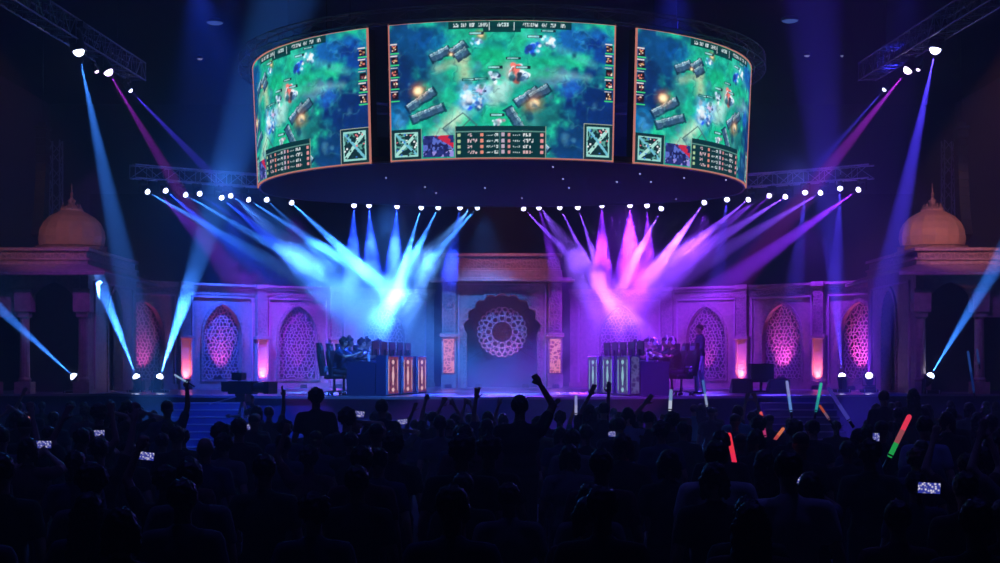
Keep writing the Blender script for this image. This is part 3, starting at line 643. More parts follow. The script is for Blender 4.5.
# ------------------------------------------------------------------ people
def remesh(mb, vox, sm=4, name='body'):
    m = mb.mesh(name); o = bpy.data.objects.new('tmp', m); COL.objects.link(o)
    r = o.modifiers.new('r', 'REMESH'); r.mode = 'VOXEL'; r.voxel_size = vox
    if sm: s = o.modifiers.new('s', 'SMOOTH'); s.factor = .5; s.iterations = sm
    dg = bpy.context.evaluated_depsgraph_get(); out = bpy.data.meshes.new_from_object(o.evaluated_get(dg)); out.name = name
    bpy.data.objects.remove(o); bpy.data.meshes.remove(m); out.shade_smooth(); return out
SKIN = [mat('skin_tan', (.42, .24, .17), .5), mat('skin_brown', (.25, .14, .09), .5), mat('skin_fair', (.6, .4, .3), .5)]
HAIR = mat('hair_black', (.010, .008, .008), .5); HAIRB = mat('hair_brown', (.05, .03, .02), .5)
def shirtm(n, c): return mat('cloth_'+n, c, .85)
SH = {'black': (.015, .015, .018), 'navy': (.03, .04, .12), 'grey': (.16, .16, .18), 'white': (.6, .6, .62), 'cyan': (.10, .45, .55), 'red': (.3, .03, .04), 'pale blue': (.3, .4, .6), 'dark green': (.03, .08, .05), 'maroon': (.12, .02, .04)}
TR = mat('trousers', (.03, .03, .045), .85); SHOE = mat('shoes', (.05, .05, .05), .5)
def hand(mb, wr, d, side, gest, k=1.0):
    """five-fingered hand growing from wrist wr along d; side = +1 for the right hand (thumb side is -x)"""
    d = Vector(d).normalized(); nrm = Vector((0, 1, 0)); nrm = (nrm-d*nrm.dot(d)); nrm = nrm.normalized() if nrm.length > .1 else Vector((0, 0, 1))
    lat = d.cross(nrm).normalized()
    if lat.x*side > 0: lat = -lat          # towards the thumb
    wr = Vector(wr); c = wr+d*.05*k
    mb.ell(c, (.042*k, .018*k, .052*k), 12, Matrix((lat, nrm, d)).transposed())
    mb.cap(wr-d*.02, wr+d*.02, .026*k, .028*k)
    curl = {'open': [.05]*4, 'fist': [2.6]*4, 'v': [.05, .05, 2.6, 2.6], 'horns': [.05, 2.6, 2.6, .05], 'grip': [2.3]*4, 'relaxed': [.6]*4, 'flat': [.15]*4}[gest]
    fan = .12 if gest == 'open' else (.16 if gest in ('v', 'horns') else .02)
    for i, (off, L, r) in enumerate(((.030, .070, .0098), (.010, .078, .010), (-.011, .072, .0096), (-.031, .056, .0086))):
        p = wr+d*.092*k+lat*off*k; a = 0; q = p; dirn = (d+lat*fan*(1.5-i)*.8).normalized()
        for sgm, fr2 in enumerate((.45, .32, .23)):
            a += curl[i]*(.38 if sgm == 0 else .36); dd = dirn*math.cos(a)+nrm*math.sin(a); q2 = q+dd*L*k*fr2*1.15; mb.cap(q, q2, r*k*1.12, r*k, 8); q = q2
    p = wr+d*.03*k+lat*.034*k
    if gest in ('fist', 'grip', 'v', 'horns'): q = p+(d*.6+lat*.35+nrm*.5).normalized()*.045*k; q2 = q+(d*.3-lat*.6+nrm*.5).normalized()*.035*k
    else: q = p+(d*.7+lat*.7).normalized()*.042*k; q2 = q+(d*.85+lat*.4).normalized()*.035*k
    mb.cap(p, q, .0145*k, .0125*k, 8); mb.cap(q, q2, .0125*k, .010*k, 8)
def ik(S, T, a, b, hint):
    S, T = Vector(S), Vector(T); d = T-S; L = d.length; mx = (a+b)*.995
    if L > mx: T = S+d*mx/L; d = T-S; L = mx
    x = (a*a-b*b+L*L)/(2*L); h = math.sqrt(max(a*a-x*x, 0)); n = d.normalized(); hv = Vector(hint); hv = hv-n*hv.dot(n); hv.normalize()
    return S+n*x+hv*h, T
def person_meshes(pose, vox=.013):
    """pose: arms = {'L': (wrist target or None, gesture, elbow hint), 'R': ...}, seated, lean, hair, sleeve, build; faces +Y, feet at z=0 (seat .47 when seated)"""
    seated = pose.get('seated'); bw = pose.get('build', 1.0); dz = -.42 if seated else 0; lean = pose.get('lean', 0); turn = pose.get('turn', 0)
    def J(x, y, z):       # upper-body joint, leaned about the pelvis
        zz = z-.95; return Vector((x, y*1+math.sin(lean)*zz, .95+dz+math.cos(lean)*zz))
    body, shirt, pants, hair, eyes, shoes = MB(), MB(), MB(), MB(), MB(), MB()
    # torso
    for mb, g in ((body, 0), (shirt, .014)):
        mb.cap(J(-.07*bw, 0, .98), J(.07*bw, 0, .98), .105+g, .105+g, 12); mb.ell(J(0, 0, 1.10), (.150*bw+g, .105+g, .14+g), 16)
        mb.ell(J(0, .005, 1.28), (.172*bw+g, .118+g, .17+g), 16); mb.cap(J(-.14*bw, -.005, 1.405), J(.14*bw, -.005, 1.405), .060+g, .060+g, 12); mb.cap(J(0, -.01, 1.38), J(0, -.005, 1.46), .085+g, .062+g*.6, 12)
    body.cap(J(0, -.01, 1.42), J(0, .01, 1.56), .056, .052, 12)
    # head: skull, face, jaw, nose, ears, brow
    H = J(0, .02, 1.635); yaw = Matrix.Rotation(turn, 3, 'Z'); tilt = Matrix.Rotation(pose.get('nod', 0)-lean*.6, 3, 'X'); HM = yaw @ tilt
    def h(x, y, z): return H+HM @ Vector((x, y, z))
    body.ell(h(0, -.008, .015), (.074, .092, .092), 16, HM); body.ell(h(0, .022, -.03), (.058, .066, .078), 14, HM); body.ell(h(0, .052, -.082), (.030, .028, .026), 10, HM)
    body.cap(h(0, .085, .0), h(0, .102, -.030), .009, .013, 8); body.cap(h(-.03, .078, .018), h(.03, .078, .018), .012, .012, 8); body.cap(h(-.018, .082, -.058), h(.018, .082, -.058), .009, .009, 8)
    for s in (-1, 1): body.ell(h(s*.076, -.005, -.01), (.010, .020, .030), 8, HM); eyes.ell(h(s*.028, .080, .001), (.013, .009, .008), 8, HM)
    hr = pose.get('hair', 'short')
    if hr != 'bald':
        hair.ell(h(0, -.020, .030), (.084, .094, .092), 16, HM); hair.ell(h(0, .01, .060), (.070, .080, .058), 14, HM)
        if hr == 'long': 
            for s in (-1, -.3, .3, 1): hair.cap(h(s*.06, -.045, .0), J(s*.085, -.095, 1.36), .042, .028)
        if hr == 'bob':
            for s in (-1, -.4, .4, 1): hair.cap(h(s*.068, -.03, .01), h(s*.078, -.035, -.10), .036, .026)
        if hr == 'bun': hair.ell(h(0, -.085, .085), (.042, .042, .042), 12)
        if hr == 'tail': hair.cap(h(0, -.095, .04), h(0, -.15, -.14), .030, .014)
        if hr == 'puffy': hair.ell(h(0, -.02, .035), (.097, .106, .098), 16)
        if hr == 'cap': hair = MB(); hair.ell(h(0, -.012, .045), (.084, .098, .078), 16, HM); hair.box(h(0, .105, .035), (.13, .09, .012), M=HM)
    # legs
    if seated:
        for s in (-1, 1):
            hip, kn, an = Vector((s*.10, 0, .53)), Vector((s*.13, .42, .52)), Vector((s*.13, .40 if s > 0 else .36, .09))
            body.cap(hip, kn, .080, .055); body.cap(kn, an, .052, .036); pants.cap(hip, kn, .094, .068, 12); pants.cap(kn, an, .066, .055, 12); shoes.cap(an+Vector((0, -.03, -.045)), an+Vector((0, .15, -.05)), .042, .036)
        pants.cap((-.07, 0, .54), (.07, 0, .54), .125, .125, 12)
    else:
        for s in (-1, 1):
            sp = pose.get('step', 0)*s; hip, kn, an = Vector((s*.09, 0, .92)), Vector((s*.10, .03+sp*.5, .50)), Vector((s*.11, -.01+sp, .09))
            body.cap(hip, kn, .082, .054); body.cap(kn, an, .052, .036); pants.cap(hip, kn, .096, .068, 12); pants.cap(kn, an, .066, .058, 12); shoes.cap(an+Vector((0, -.03, -.048)), an+Vector((0, .15, -.052)), .040, .036)
        pants.cap((-.07, 0, .95), (.07, 0, .95), .116, .116, 12)
    # arms
    wr_out = {}
    for k, s in (('L', -1), ('R', 1)):
        tgt, gest, hint = pose.get(k, (None, 'relaxed', None)); S = J(s*.185*bw, -.005, 1.405)
        if tgt is None: T = S+Vector((s*.09, .05, -.50)); hint = hint or (s*.3, -1, 0)
        else: T = Vector(tgt); hint = hint or (s*1, -.2, -.4)
        E_, T = ik(S, T, .285, .250, hint)
        body.cap(S, E_, .050*bw, .040); body.cap(E_, T, .040, .026); hand(body, T, (T-E_).normalized()*(1 if gest != 'flat' else .8)+(Vector((0, .5, 0)) if gest == 'grip' and tgt is None else Vector()), s, gest)
        shirt.cap(J(s*.12*bw, -.005, 1.41), S, .066, .066, 12)
        if pose.get('sleeve') == 'long': shirt.cap(S, E_, .064, .052, 12); shirt.cap(E_, E_+(T-E_)*.9, .052, .036, 12)
        else: shirt.cap(S, S+(E_-S)*.58, .066, .062, 12)
        wr_out[k] = (T, (T-E_).normalized())
    big = vox*1.45
    return dict(body=remesh(body, vox, 3), shirt=remesh(shirt, big, 4, 'shirt'), pants=remesh(pants, big, 3, 'trousers'), hair=None if hr == 'bald' else remesh(hair, big*.9, 2, 'hair') if hr == 'cap' else tousle(remesh(hair, min(big*.9, .014), 1, 'hair'), .020 if hr == 'puffy' else .013),
                shoes=remesh(shoes, big, 2, 'shoes'), eyes=eyes.mesh('eyes', True), wrists=wr_out, hat=(hr == 'cap'))
def tousle(m, a):
    from mathutils import noise
    n = [v.normal.copy() for v in m.vertices]; sd = random.Random(len(m.vertices)).uniform(0, 50)
    for v, q in zip(m.vertices, n):
        v.co += q*a*(noise.noise(v.co*38+Vector((sd, 0, 0)))+.7*noise.noise(v.co*80)); v.co += q*a*.8*max(0, noise.noise(v.co*18))
    return m
def omat(o, m):
    if len(o.data.materials) == 0: o.data.materials.append(m)
    o.material_slots[0].link = 'OBJECT'; o.material_slots[0].material = m
EYEM = mat('eyes_dark', (.02, .015, .015), .2)
def put_person(pm_, loc, rz, sc, skin, shirt, label, group=None, hairm=None, trm=None):
    r = thing('person', label, 'person', loc, rz, group); r.scale = (sc, sc, sc)
    for nm, key, mm in (('body', 'body', SKIN[skin]), ('shirt', 'shirt', shirtm(shirt.replace(' ', '_'), SH[shirt])), ('trousers', 'pants', trm or TR), ('cap' if pm_['hat'] else 'hair', 'hair', hairm or HAIR), ('shoes', 'shoes', SHOE), ('eyes', 'eyes', EYEM)):
        if pm_[key] is None: continue
        o = bpy.data.objects.new(nm, pm_[key]); COL.objects.link(o); o.parent = r; omat(o, mm)
    return r

# ------------------------------------------------------------------ team desks (local x: from the players to the fascia, local y: away from the audience)
SEAT = {}
SEAT['a'] = person_meshes(dict(seated=True, lean=.22, L=((-.20, .52, .93), 'flat', (-1, -.6, -.6)), R=((.20, .52, .93), 'flat', (1, -.6, -.6)), hair='short', nod=.1))
SEAT['b'] = person_meshes(dict(seated=True, lean=.10, L=((-.16, .48, .93), 'flat', (-1, -.6, -.6)), R=((.24, .50, .93), 'flat', (1, -.6, -.6)), hair='short'))
ledL = lightbox('desk_panel_pink', (.5, .10, .22), (.09, .015, .12), .6); ledR = lightbox('desk_panel_violet', (.16, .14, .5), (.05, .03, .2), .6)
ornL = emis('ornament_glow_rose', (1, .62, .66), .95); ornR = emis('ornament_glow_teal', (.45, .85, 1), .75)
scr = emis('desk_monitor_glow', (.35, .55, .9), .8); headm = mat('headset_white', (.75, .75, .8), .35); chairm = mat('chair_black', (.02, .02, .03), .45); chaira = mat('chair_accent', (.25, .28, .4), .45)
chrome = mat('chrome', (.6, .6, .65), .2, .9)
def gchair(root):
    m = MB().box((0, .02, .47), (.50, .50, .10)); m.box((-.25, .02, .50), (.06, .46, .09)).box((.25, .02, .50), (.06, .46, .09)); m.obj('seat', chairm, root, bevel=.03)
    MB().prism([[(-.24, .50), (-.29, .95), (-.25, 1.15), (-.17, 1.22), (-.15, 1.36), (.15, 1.36), (.17, 1.22), (.25, 1.15), (.29, .95), (.24, .50)]], -.06, .06).xf(lambda q: Vector((q.x, q.y-.28-(q.z-.5)*.14, q.z))).obj('backrest', chairm, root, bevel=.025)
    MB().box((0, -.325, 1.22), (.24, .05, .12)).obj('head_cushion', chaira, root, bevel=.02); MB().box((0, -.22, .68), (.30, .06, .16)).obj('lumbar_cushion', chaira, root, bevel=.02)
    for s in (-1, 1): MB().box((s*.31, .0, .70), (.08, .28, .035)).box((s*.31, -.02, .58), (.035, .06, .22)).obj('armrest', chairm, root, bevel=.01)
    MB().tube((0, 0, .12), (0, 0, .42), .032).tube((0, 0, .12), (0, 0, .2), .045).obj('gas_column', chrome, root)
    m = MB()
    for i in range(5): a = 2*PI*i/5; m.bar((0, 0, .12), (.32*math.cos(a), .32*math.sin(a), .075), .05, .035)
    m.obj('star_base', chrome, root)
    for i in range(5): a = 2*PI*i/5; MB().tube((.32*math.cos(a)-.02, .32*math.sin(a), .03), (.32*math.cos(a)+.02, .32*math.sin(a), .03), .03, n=10).obj('caster', chairm, root)
def copy_tree(o, parent=None):
    c = o.copy(); COL.objects.link(c); c.parent = parent
    for ch in list(o.children): copy_tree(ch, c)
    return c
near = ['nearest the audience', 'second from the audience', 'third from the audience', 'fourth from the audience', 'farthest from the audience']
protos = {}
def desk_set(sx, sd):
    A = Vector((sx*2.74, 35.05, ST)) if sx < 0 else Vector((3.02, 35.05, ST))
    ang = -R(11.5)*(-sx)     # desks run away from the audience and a little towards the centre
    Lv = Vector((math.sin(R(11.5))*(-sx), math.cos(R(11.5)), 0)); Wv = Vector((-sx*Lv.y, sx*Lv.x, 0))   # Wv points from players to the middle
    rz = math.atan2(-Lv.x, Lv.y)
    def Wp(x, y, z=0): return A+Wv*(x-.98)+Lv*y+Vector((0, 0, z))
    D = .98; Ln = 3.9
    dk = thing('team_desk', f'long dark navy team desk with lit ornamental fascia panels, {sd} side of the stage', 'desk', Wp(D/2, 0), rz)
    def b(x0, y0, z0, x1, y1, z1, mb=None):
        m = mb or MB(); return m.span((-sx*(x0-D/2), y0, z0), (-sx*(x1-D/2), y1, z1))
    b(0, 0, .76, D, Ln, .81).obj('desktop', navy, dk, bevel=.008)
    b(.02, .0, 0, D-.26, .05, .76).obj('end_panel', navy, dk)
    b(.02, Ln-.05, 0, D-.26, Ln, .76).obj('far_end_panel', navy, dk)
    for i in range(4): b(.05, .75*(i+1)-.02, 0, D-.26, .75*(i+1)+.02, .76).obj('divider', navy, dk)
    b(D-.24, -.01, 0, D, Ln, .955).obj('fascia_box', navy, dk, bevel=.008)
    for y, pw_ in ((.04, .95), (1.42, .90), (2.82, .86)):
        f = b(D, y, .05, D+.035, y+pw_, .93).obj('light_panel', ledL if sx < 0 else ledR, dk)
        o1 = MB(); yc = y+pw_/2
        for zc_, hh_, ww_ in ((.47, .24, .10), (.80, .07, .12), (.14, .07, .12), (.66, .05, .06), (.28, .05, .06)):
            n_ = 12; ring_ = [(yc+ww_*math.cos(2*PI*q/n_)*(1-.3*abs(math.sin(2*PI*q/n_))), zc_+hh_*.5*math.sin(2*PI*q/n_)*1.6) for q in range(n_)]
            x_ = -sx*(D+.040-D/2); xb_ = -sx*(D+.030-D/2)
            o1.add([(xb_, a_, c_) for a_, c_ in ring_]+[(x_, a_, c_) for a_, c_ in ring_], [tuple(range(n_)), tuple(range(n_, 2*n_))]+[(q, (q+1) % n_, n_+(q+1) % n_, n_+q) for q in range(n_)])
        for q in (y+.08, y+pw_-.10): b(D+.03, q, .12, D+.040, q+.03, .86, o1)
        o1.obj('ornament', ornL if sx < 0 else ornR, f)
        m = MB()
        for q in (y-.01, y+pw_): b(D, q, .03, D+.05, q+.015, .95, m)
        b(D, y, .03, D+.05, y+pw_, .05, m); b(D, y, .93, D+.05, y+pw_, .95, m); m.obj('panel_frame', chaira, f)
    if sx > 0: b(D-.215, -.02, .05, D-.02, -.01, .93).obj('light_panel', ledR, dk)
    for i in range(5):
        y = .42+i*.74
        # chair
        fz = rz+sx*PI/2     # person/chair faces +Y locally; turn towards the monitors
        loc = Wp(-.42, y, 0); 
        if 'chair' not in protos: c = protos['chair'] = thing('gaming_chair', '', 'chair'); gchair(c)
        else: c = copy_tree(protos['chair'])
        c.scale = (.93, .93, .93)
        c.location = loc; c.rotation_euler = (0, 0, fz+(.15 if i == 0 else 0)); tag(c, f'black high-backed gaming chair at the {sd} team desk, {near[i]}', 'chair', 'gaming chairs at the team desks')
        pl = put_person(SEAT['a' if i % 2 == 0 else 'b'], Wp(-.36, y, .0), fz, 1.06, [0, 1, 2, 0, 1][i], 'black' if sx > 0 else 'navy', f'seated player in a {"black" if sx > 0 else "navy"} jersey and headset at the {sd} desk, {near[i]}', 'players at the team desks')
        hs_ = thing('headset', f'{"white" if sx > 0 else "black"} headset worn by the {sd} desk player {near[i]}', 'headset', Wp(-.36, y, .0), fz, 'headsets worn by the players'); hs_.scale = (1.06, 1.06, 1.06)
        ln = .22 if i % 2 == 0 else .10; hz = .95-.42+math.cos(ln)*.685+.0; hy = math.sin(ln)*.685+.02
        m = MB(); rr_ = .105 if i % 2 == 0 else .125
        pts = [(rr_*math.cos(PI*q/14), hy-.01, hz+.02+rr_*1.15*math.sin(PI*q/14)) for q in range(15)]
        for p, q in zip(pts[:-1], pts[1:]): m.bar(p, q, .028, .016)
        m.obj('headband', headm if sx > 0 else blackp, hs_)
        for s in (-1, 1): MB().lathe([(.045, -.015), (.05, 0), (.04, .02)], n=14).xf(lambda q: Vector((s*(.088+q.z), hy-.01+q.x, hz+q.y))).obj('ear_cup', headm if sx > 0 else blackp, hs_)
        # monitor facing the player
        if 'mon' not in protos:
            mo = protos['mon'] = thing('monitor', '', 'monitor')
            MB().box((0, 0, .32), (.56, .035, .34)).obj('bezel', blackp, mo, bevel=.008); MB().box((0, -.0185, .325), (.53, .003, .30)).obj('screen', scr, mo)
            MB().box((0, .04, .16), (.05, .04, .28)).obj('stand', blackp, mo); MB().box((0, .03, .008), (.24, .18, .016)).obj('foot', blackp, mo, bevel=.006)
            kb = protos['kb'] = thing('keyboard', '', 'keyboard'); MB().box((0, 0, .012), (.42, .14, .022)).obj('case', blackp, kb, bevel=.005)
            mm = MB()
            for a_ in range(13):
                for b_ in range(4): mm.box((-.19+a_*.0316, -.048+b_*.032, .027), (.024, .024, .008))
            mm.obj('keys', chaira, kb)
            mu = protos['mu'] = thing('mouse', '', 'mouse'); MB().ell((0, 0, .016), (.032, .055, .020), 14).obj('shell', blackp, mu, smooth=True); MB().box((0, .03, .034), (.008, .02, .006)).obj('scroll_wheel', chrome, mu)
            wb = protos['wb'] = thing('water_bottle', '', 'bottle'); MB().lathe([(.032, 0), (.034, .02), (.034, .13), (.028, .16), (.013, .185), (.013, .20)], n=14).obj('bottle_body', mat('bottle_plastic', (.5, .6, .7), .15), wb, smooth=True); MB().lathe([(.016, .20), (.016, .222)], n=12).obj('bottle_cap', headm, wb)
            first = True
        else: first = False
        for kk, (x, yy, nm, ct, gp) in dict(mon=(.60, y, 'monitor', 'monitor', 'monitors on the team desks'), kb=(.26, y, 'keyboard', 'keyboard', 'keyboards on the team desks'), mu=(.26, y-.30, 'mouse', 'mouse', 'mice on the team desks'), wb=(.55, y-.37, 'bottle', 'bottle', 'water bottles on the team desks')).items():
            o = protos[kk] if first else copy_tree(protos[kk])
            o.location = Wp(x, yy, .812); o.rotation_euler = (0, 0, fz)
            tag(o, {'mon': f'flat black gaming monitor on the {sd} team desk, {near[i]}', 'kb': f'black keyboard on the {sd} team desk before the monitor {near[i]}', 'mu': f'black computer mouse beside the {sd} desk keyboard {near[i]}', 'wb': f'clear water bottle beside the {sd} desk monitor {near[i]}'}[kk], ct, gp)
desk_set(-1, 'left'); desk_set(1, 'right')

# host standing behind the right desk
hostp = person_meshes(dict(L=((-.16, .24, 1.06), 'relaxed', (-1, -.4, -.6)), R=((.20, .20, 1.08), 'relaxed', (1, -.4, -.6)), hair='short', sleeve='long', step=.06))
put_person(hostp, P(700, 394, 37.4)-Vector((0, 0, 0))+Vector((0, 0, ST-P(700, 394, 37.4).z)), R(100), 1.0, 0, 'navy', 'person in dark blue long sleeves and pale trousers standing behind the right desk chairs', trm=mat('pale_trousers', (.5, .55, .65), .8))

# broadcast camera and operator at the left stage corner
bc = thing('broadcast_camera', 'large broadcast camera on a tripod at the left corner of the stage', 'camera', P(243, 430, 31.8)*1.0); bc.location.z = 0
bc.rotation_euler = (0, 0, R(-115))
zc = EYE-.48
MB().box((0, 0, zc), (.26, .62, .28)).box((0, -.40, zc+.02), (.18, .22, .22)).obj('camera_body', blackp, bc, bevel=.02)
l_ = MB().tube((0, .30, zc), (0, .62, zc), .10, .13, 16).box((0, .70, zc), (.34, .12, .26)).obj('lens', blackp, bc)
MB().box((0, -.1, zc+.24), (.20, .26, .16)).bar((0, -.1, zc+.1), (0, -.1, zc+.2), .05).obj('viewfinder', blackp, bc, bevel=.01)
MB().box((0, 0, zc-.22), (.22, .26, .16)).obj('pan_head', blackp, bc); MB().tube((.1, -.1, zc-.2), (.30, -.65, zc-.36), .014).obj('pan_bar', alu, bc)
for i in range(3):
    a = 2*PI*i/3+.5; MB().tube((0, 0, zc-.28), (.55*math.cos(a), .55*math.sin(a), 0.02), .035, .02).obj('leg', alu, bc)
op = person_meshes(dict(lean=.35, L=((-.15, .62, 1.25), 'grip', (-1, -.3, -.5)), R=((.25, .58, 1.22), 'grip', (1, -.3, -.5)), hair='cap'))
put_person(op, (P(262, 400, 32.1).x, 31.95, 0), R(75), 1.0, 1, 'black', 'camera operator in black cap leaning to the broadcast camera at the left stage corner')

# stage monitor speaker on a case, right
sp = thing('stage_speaker', 'black stage speaker on a short stand at the right side of the stage', 'speaker', (P(761, 380, 40).x, 40, ST))
MB().box((0, 0, .52), (.62, .5, .50)).obj('cabinet', black, sp, bevel=.02); MB().box((0, -.256, .52), (.56, .012, .44)).obj('grille', blackp, sp)
MB().box((0, 0, .02), (.5, .4, .04)).tube((0, 0, .04), (0, 0, .28), .04).obj('stand', blackp, sp)
for u, sd in ((741, 'left'), (778, 'right')):
    w_ = thing('wedge_monitor', f'black wedge monitor lying on the deck just {sd} of the stage speaker', 'speaker', (P(u, 388, 38.8).x, 38.8, ST))
    MB().prism([[(-.25, 0), (-.25, .34), (-.12, .36), (.25, .10), (.25, 0)]], -.27, .27).xf(lambda q: Vector((q.y, q.x, q.z))).obj('cabinet', black, w_, bevel=.01); MB().box((0, .06, .26), (.48, .40, .012), M=Matrix.Rotation(R(-35), 3, 'X')).obj('grille', blackp, w_)

# hanging line arrays
for sx, sd in ((-1, 'left'), (1, 'right')):
    tp = P(502+sx*459, 128, 41); la = thing('line_array_speaker', f'curved line array of black speaker boxes hanging above the {sd} dome', 'speaker', tp)
    MB().box((0, 0, .0), (.36, .5, .07)).box((0, 0, .10), (.2, .2, .12)).obj('flying_frame', blackp, la, bevel=.01)
    p = Vector((0, 0, -.06)); a = 0
    for i in range(13):
        hh = .235; M = Matrix.Rotation(-a, 3, 'X'); c = p+M @ Vector((0, 0, -hh/2)); MB().box(c, (.28, .42, hh-.012), M=M).obj('speaker_box', blackp, la, bevel=.01); p = p+M @ Vector((0, 0, -hh)); a += R(.6+i*.2)
    MB().tube((0, 0, .1), (0, 0, 13.2-tp.z), .012).obj('hoist_chain', blackp, la)
    tr = thing('tower_truss', f'slender vertical aluminium truss mast rising behind the {sd} dome', 'truss', (P(502+sx*446, 300, 44.2).x, 44.2, ST)); m = MB(); hgt = 7.4
    for x, y in ((-.15, -.15), (.15, -.15), (.15, .15), (-.15, .15)): m.tube((x, y, 0), (x, y, hgt), .024, n=6)
    m.obj('chord', alu, tr); m = MB()
    for i in range(20):
        z = i*hgt/20; z2 = z+hgt/20
        for (a_, b_) in (((-.15, -.15), (.15, -.15)), ((.15, -.15), (.15, .15)), ((.15, .15), (-.15, .15)), ((-.15, .15), (-.15, -.15))):
            if i % 2: a_, b_ = b_, a_
            m.tube((*a_, z), (*b_, z2), .013, n=5)
    m.obj('bracing', alu, tr)

# ceiling fittings
gl = noneprob(emis('ceiling_lamp_glow', (.06, .12, .42), .8)); gl2 = noneprob(emis('ceiling_lamp_faint', (.35, .35, .7), .6))
for u, v, r_, lb, mm in ((215, 21, .28, 'dim oval ceiling light above the left side of the screen ring', gl), (790, 19, .28, 'dim oval ceiling light above the right side of the screen ring', gl),
                    (200, 57, .11, 'small pale ceiling light below the dim oval one on the left', gl2), (807, 54, .11, 'small pale ceiling light below the dim oval one on the right', gl2), (842, 54, .06, 'tiny ceiling light right of the small pale one', gl2)):
    Y = (13.12-EYE)*F/(365-v); t = thing('ceiling_light', lb, 'ceiling light', P(u, v, Y))
    MB().lathe([(r_, -.06), (r_*.98, .02), (r_*.6, .08)], n=24).obj('housing', blackp, t); MB().lathe([(r_*.9, -.061), (r_*.7, -.09), (.01, -.11)], n=24).obj('diffuser', mm, t)

# ------------------------------------------------------------------ audience
rnd = random.Random(11)
sky = [(0,402),(110,402),(150,408),(172,426),(200,437),(225,426),(245,420),(262,410),(290,423),(300,425),(330,414),(350,410),(372,415),(385,404),(400,418),(430,412),(470,416),(490,420),(505,416),(540,418),(575,416),(600,406),(640,412),(665,416),(690,406),(715,408),(730,412),(745,400),(760,412),(800,420),(830,422),(860,418),(880,402),(1000,402)]
def skyline(u):
    for a, b in zip(sky[:-1], sky[1:]):
        if a[0] <= u <= b[0]: return a[1]+(b[1]-a[1])*(u-a[0])/(b[0]-a[0])
    return 402
placed = []
stand_m = black
LM_ = [(350, 'the left gaming chairs'), (430, 'the left desk'), (560, 'the gate arch'), (900, 'the right floor lamp'), (2000, 'the right pavilion')]
def key_person(u, vt, w, hair, shirt, label, hands=(), skin=None, riser=False, Yo=None, build=1.0, sleeve='short'):
    """head centre column u, head top row vt, head width w in the photograph; hands = (side, u, v of the hand, gesture)"""
    Y = Yo or F*.178/w
    lo, hi = .50*F/(vt-365), .86*F/(vt-365)
    if not riser: Y = min(max(Y, lo), hi)
    zt = EYE-(vt-365)/F*Y; base = 0; sc = zt/1.745
    if riser: sc = 1.04; base = zt-1.745*sc
    loc = Vector(((u-502)/F*Y, Y, base)); pose = dict(hair=hair, build=build, sleeve=sleeve)
    for sd, hu, hv, g in hands:
        p = P(hu, hv, Y+.12); loc2 = (p-loc)/sc; pose[sd] = (loc2+Vector((0, 0, -.09)), g, (1 if sd == 'R' else -1, -.1, -.5))
    pmx = person_meshes(pose, .0115 if hands else .016)
    r = put_person(pmx, loc, 0, sc, rnd.randrange(3) if skin is None else skin, shirt, label)
    placed.append((loc.x, loc.y))
    if riser and base > .05:
        t = thing('standing_box', 'black box under the feet of the spectator in line with '+[w_ for u_, w_ in LM_ if u < u_][0], 'box', (loc.x, loc.y, 0)); MB().span((-.35, -.3, 0), (.35, .3, base-.01)).obj('box_body', black, t, bevel=.01); MB().span((-.36, -.31, base-.03), (.36, .31, base-.005)).obj('top_edge', blackp, t)
    out = {}
    for sd in 'LR': 
        wv, dv = pmx['wrists'][sd]; out[sd] = loc+(wv+dv*.075)*sc
    out['Y'] = Y; out['sc'] = sc
    return out
KP = key_person
k_stick = KP(167, 401, 14, 'cap', 'navy', 'spectator in a cap raising a thin white stick, in front of the left stage steps', [('R', 187, 381, 'grip')])
KP(257, 406, 11, 'bob', 'black', 'spectator with bobbed hair beside the one raising a V sign below the broadcast camera')
KP(269, 407, 11, 'short', 'black', 'spectator raising two fingers in a V sign below the broadcast camera', [('R', 285, 379, 'v')])
KP(316, 389, 14, 'puffy', 'black', 'tall spectator standing head and shoulders above the crowd below the left desk chair', riser=True)
KP(285, 421, 15, 'puffy', 'navy', 'spectator with round bushy hair just left of the tall one below the left desk')
k_ph1 = KP(347, 409, 18, 'puffy', 'black', 'spectator filming with a lit phone below the left desk end panel', [('R', 358, 414, 'grip'), ('L', 352, 424, 'grip')])
KP(382, 400, 13, 'short', 'black', 'spectator with short hair standing below the pink lit panels of the left desk', riser=True)
k_ph2 = KP(396, 422, 13, 'short', 'grey', 'spectator filming with a phone under the left desk, right of the short-haired standing one', [('R', 402, 424, 'grip'), ('L', 396, 428, 'grip')])
KP(433, 412, 12, 'short', 'black', 'spectator raising a left fist below the gate left pillar', [('L', 426, 392, 'fist')])
KP(415, 420, 10, 'short', 'navy', 'spectator raising one open hand right of the left desk', [('L', 413, 406, 'open')])
KP(455, 414, 12, 'short', 'black', 'spectator raising horns sign and open hand below the gate arch', [('L', 441, 401, 'open'), ('R', 453, 397, 'horns')])
KP(470, 414, 11, 'short', 'black', 'spectator with both fists raised together below the gate arch', [('L', 466, 393, 'fist'), ('R', 469, 394, 'fist')])
KP(488, 412, 13, 'short', 'navy', 'spectator stretching the left arm to an open hand below the gate arch', [('L', 476, 391, 'open')])
KP(503, 414, 11, 'bob', 'maroon', 'spectator raising a horns hand sign left of the big raised fist', [('L', 500, 393, 'horns')])
KP(520, 396, 17.5, 'short', 'black', 'large dark silhouette raising a right fist high below the gate', [('R', 540, 375, 'fist')], riser=True, build=1.08)
KP(560, 412, 12, 'puffy', 'black', 'spectator with one pale open hand up right of the raised fist', [('L', 552, 401, 'open')])
KP(578, 417, 11, 'bun', 'cyan', 'spectator in a cyan top with one arm straight up below the right desk', [('L', 576, 397, 'grip')])
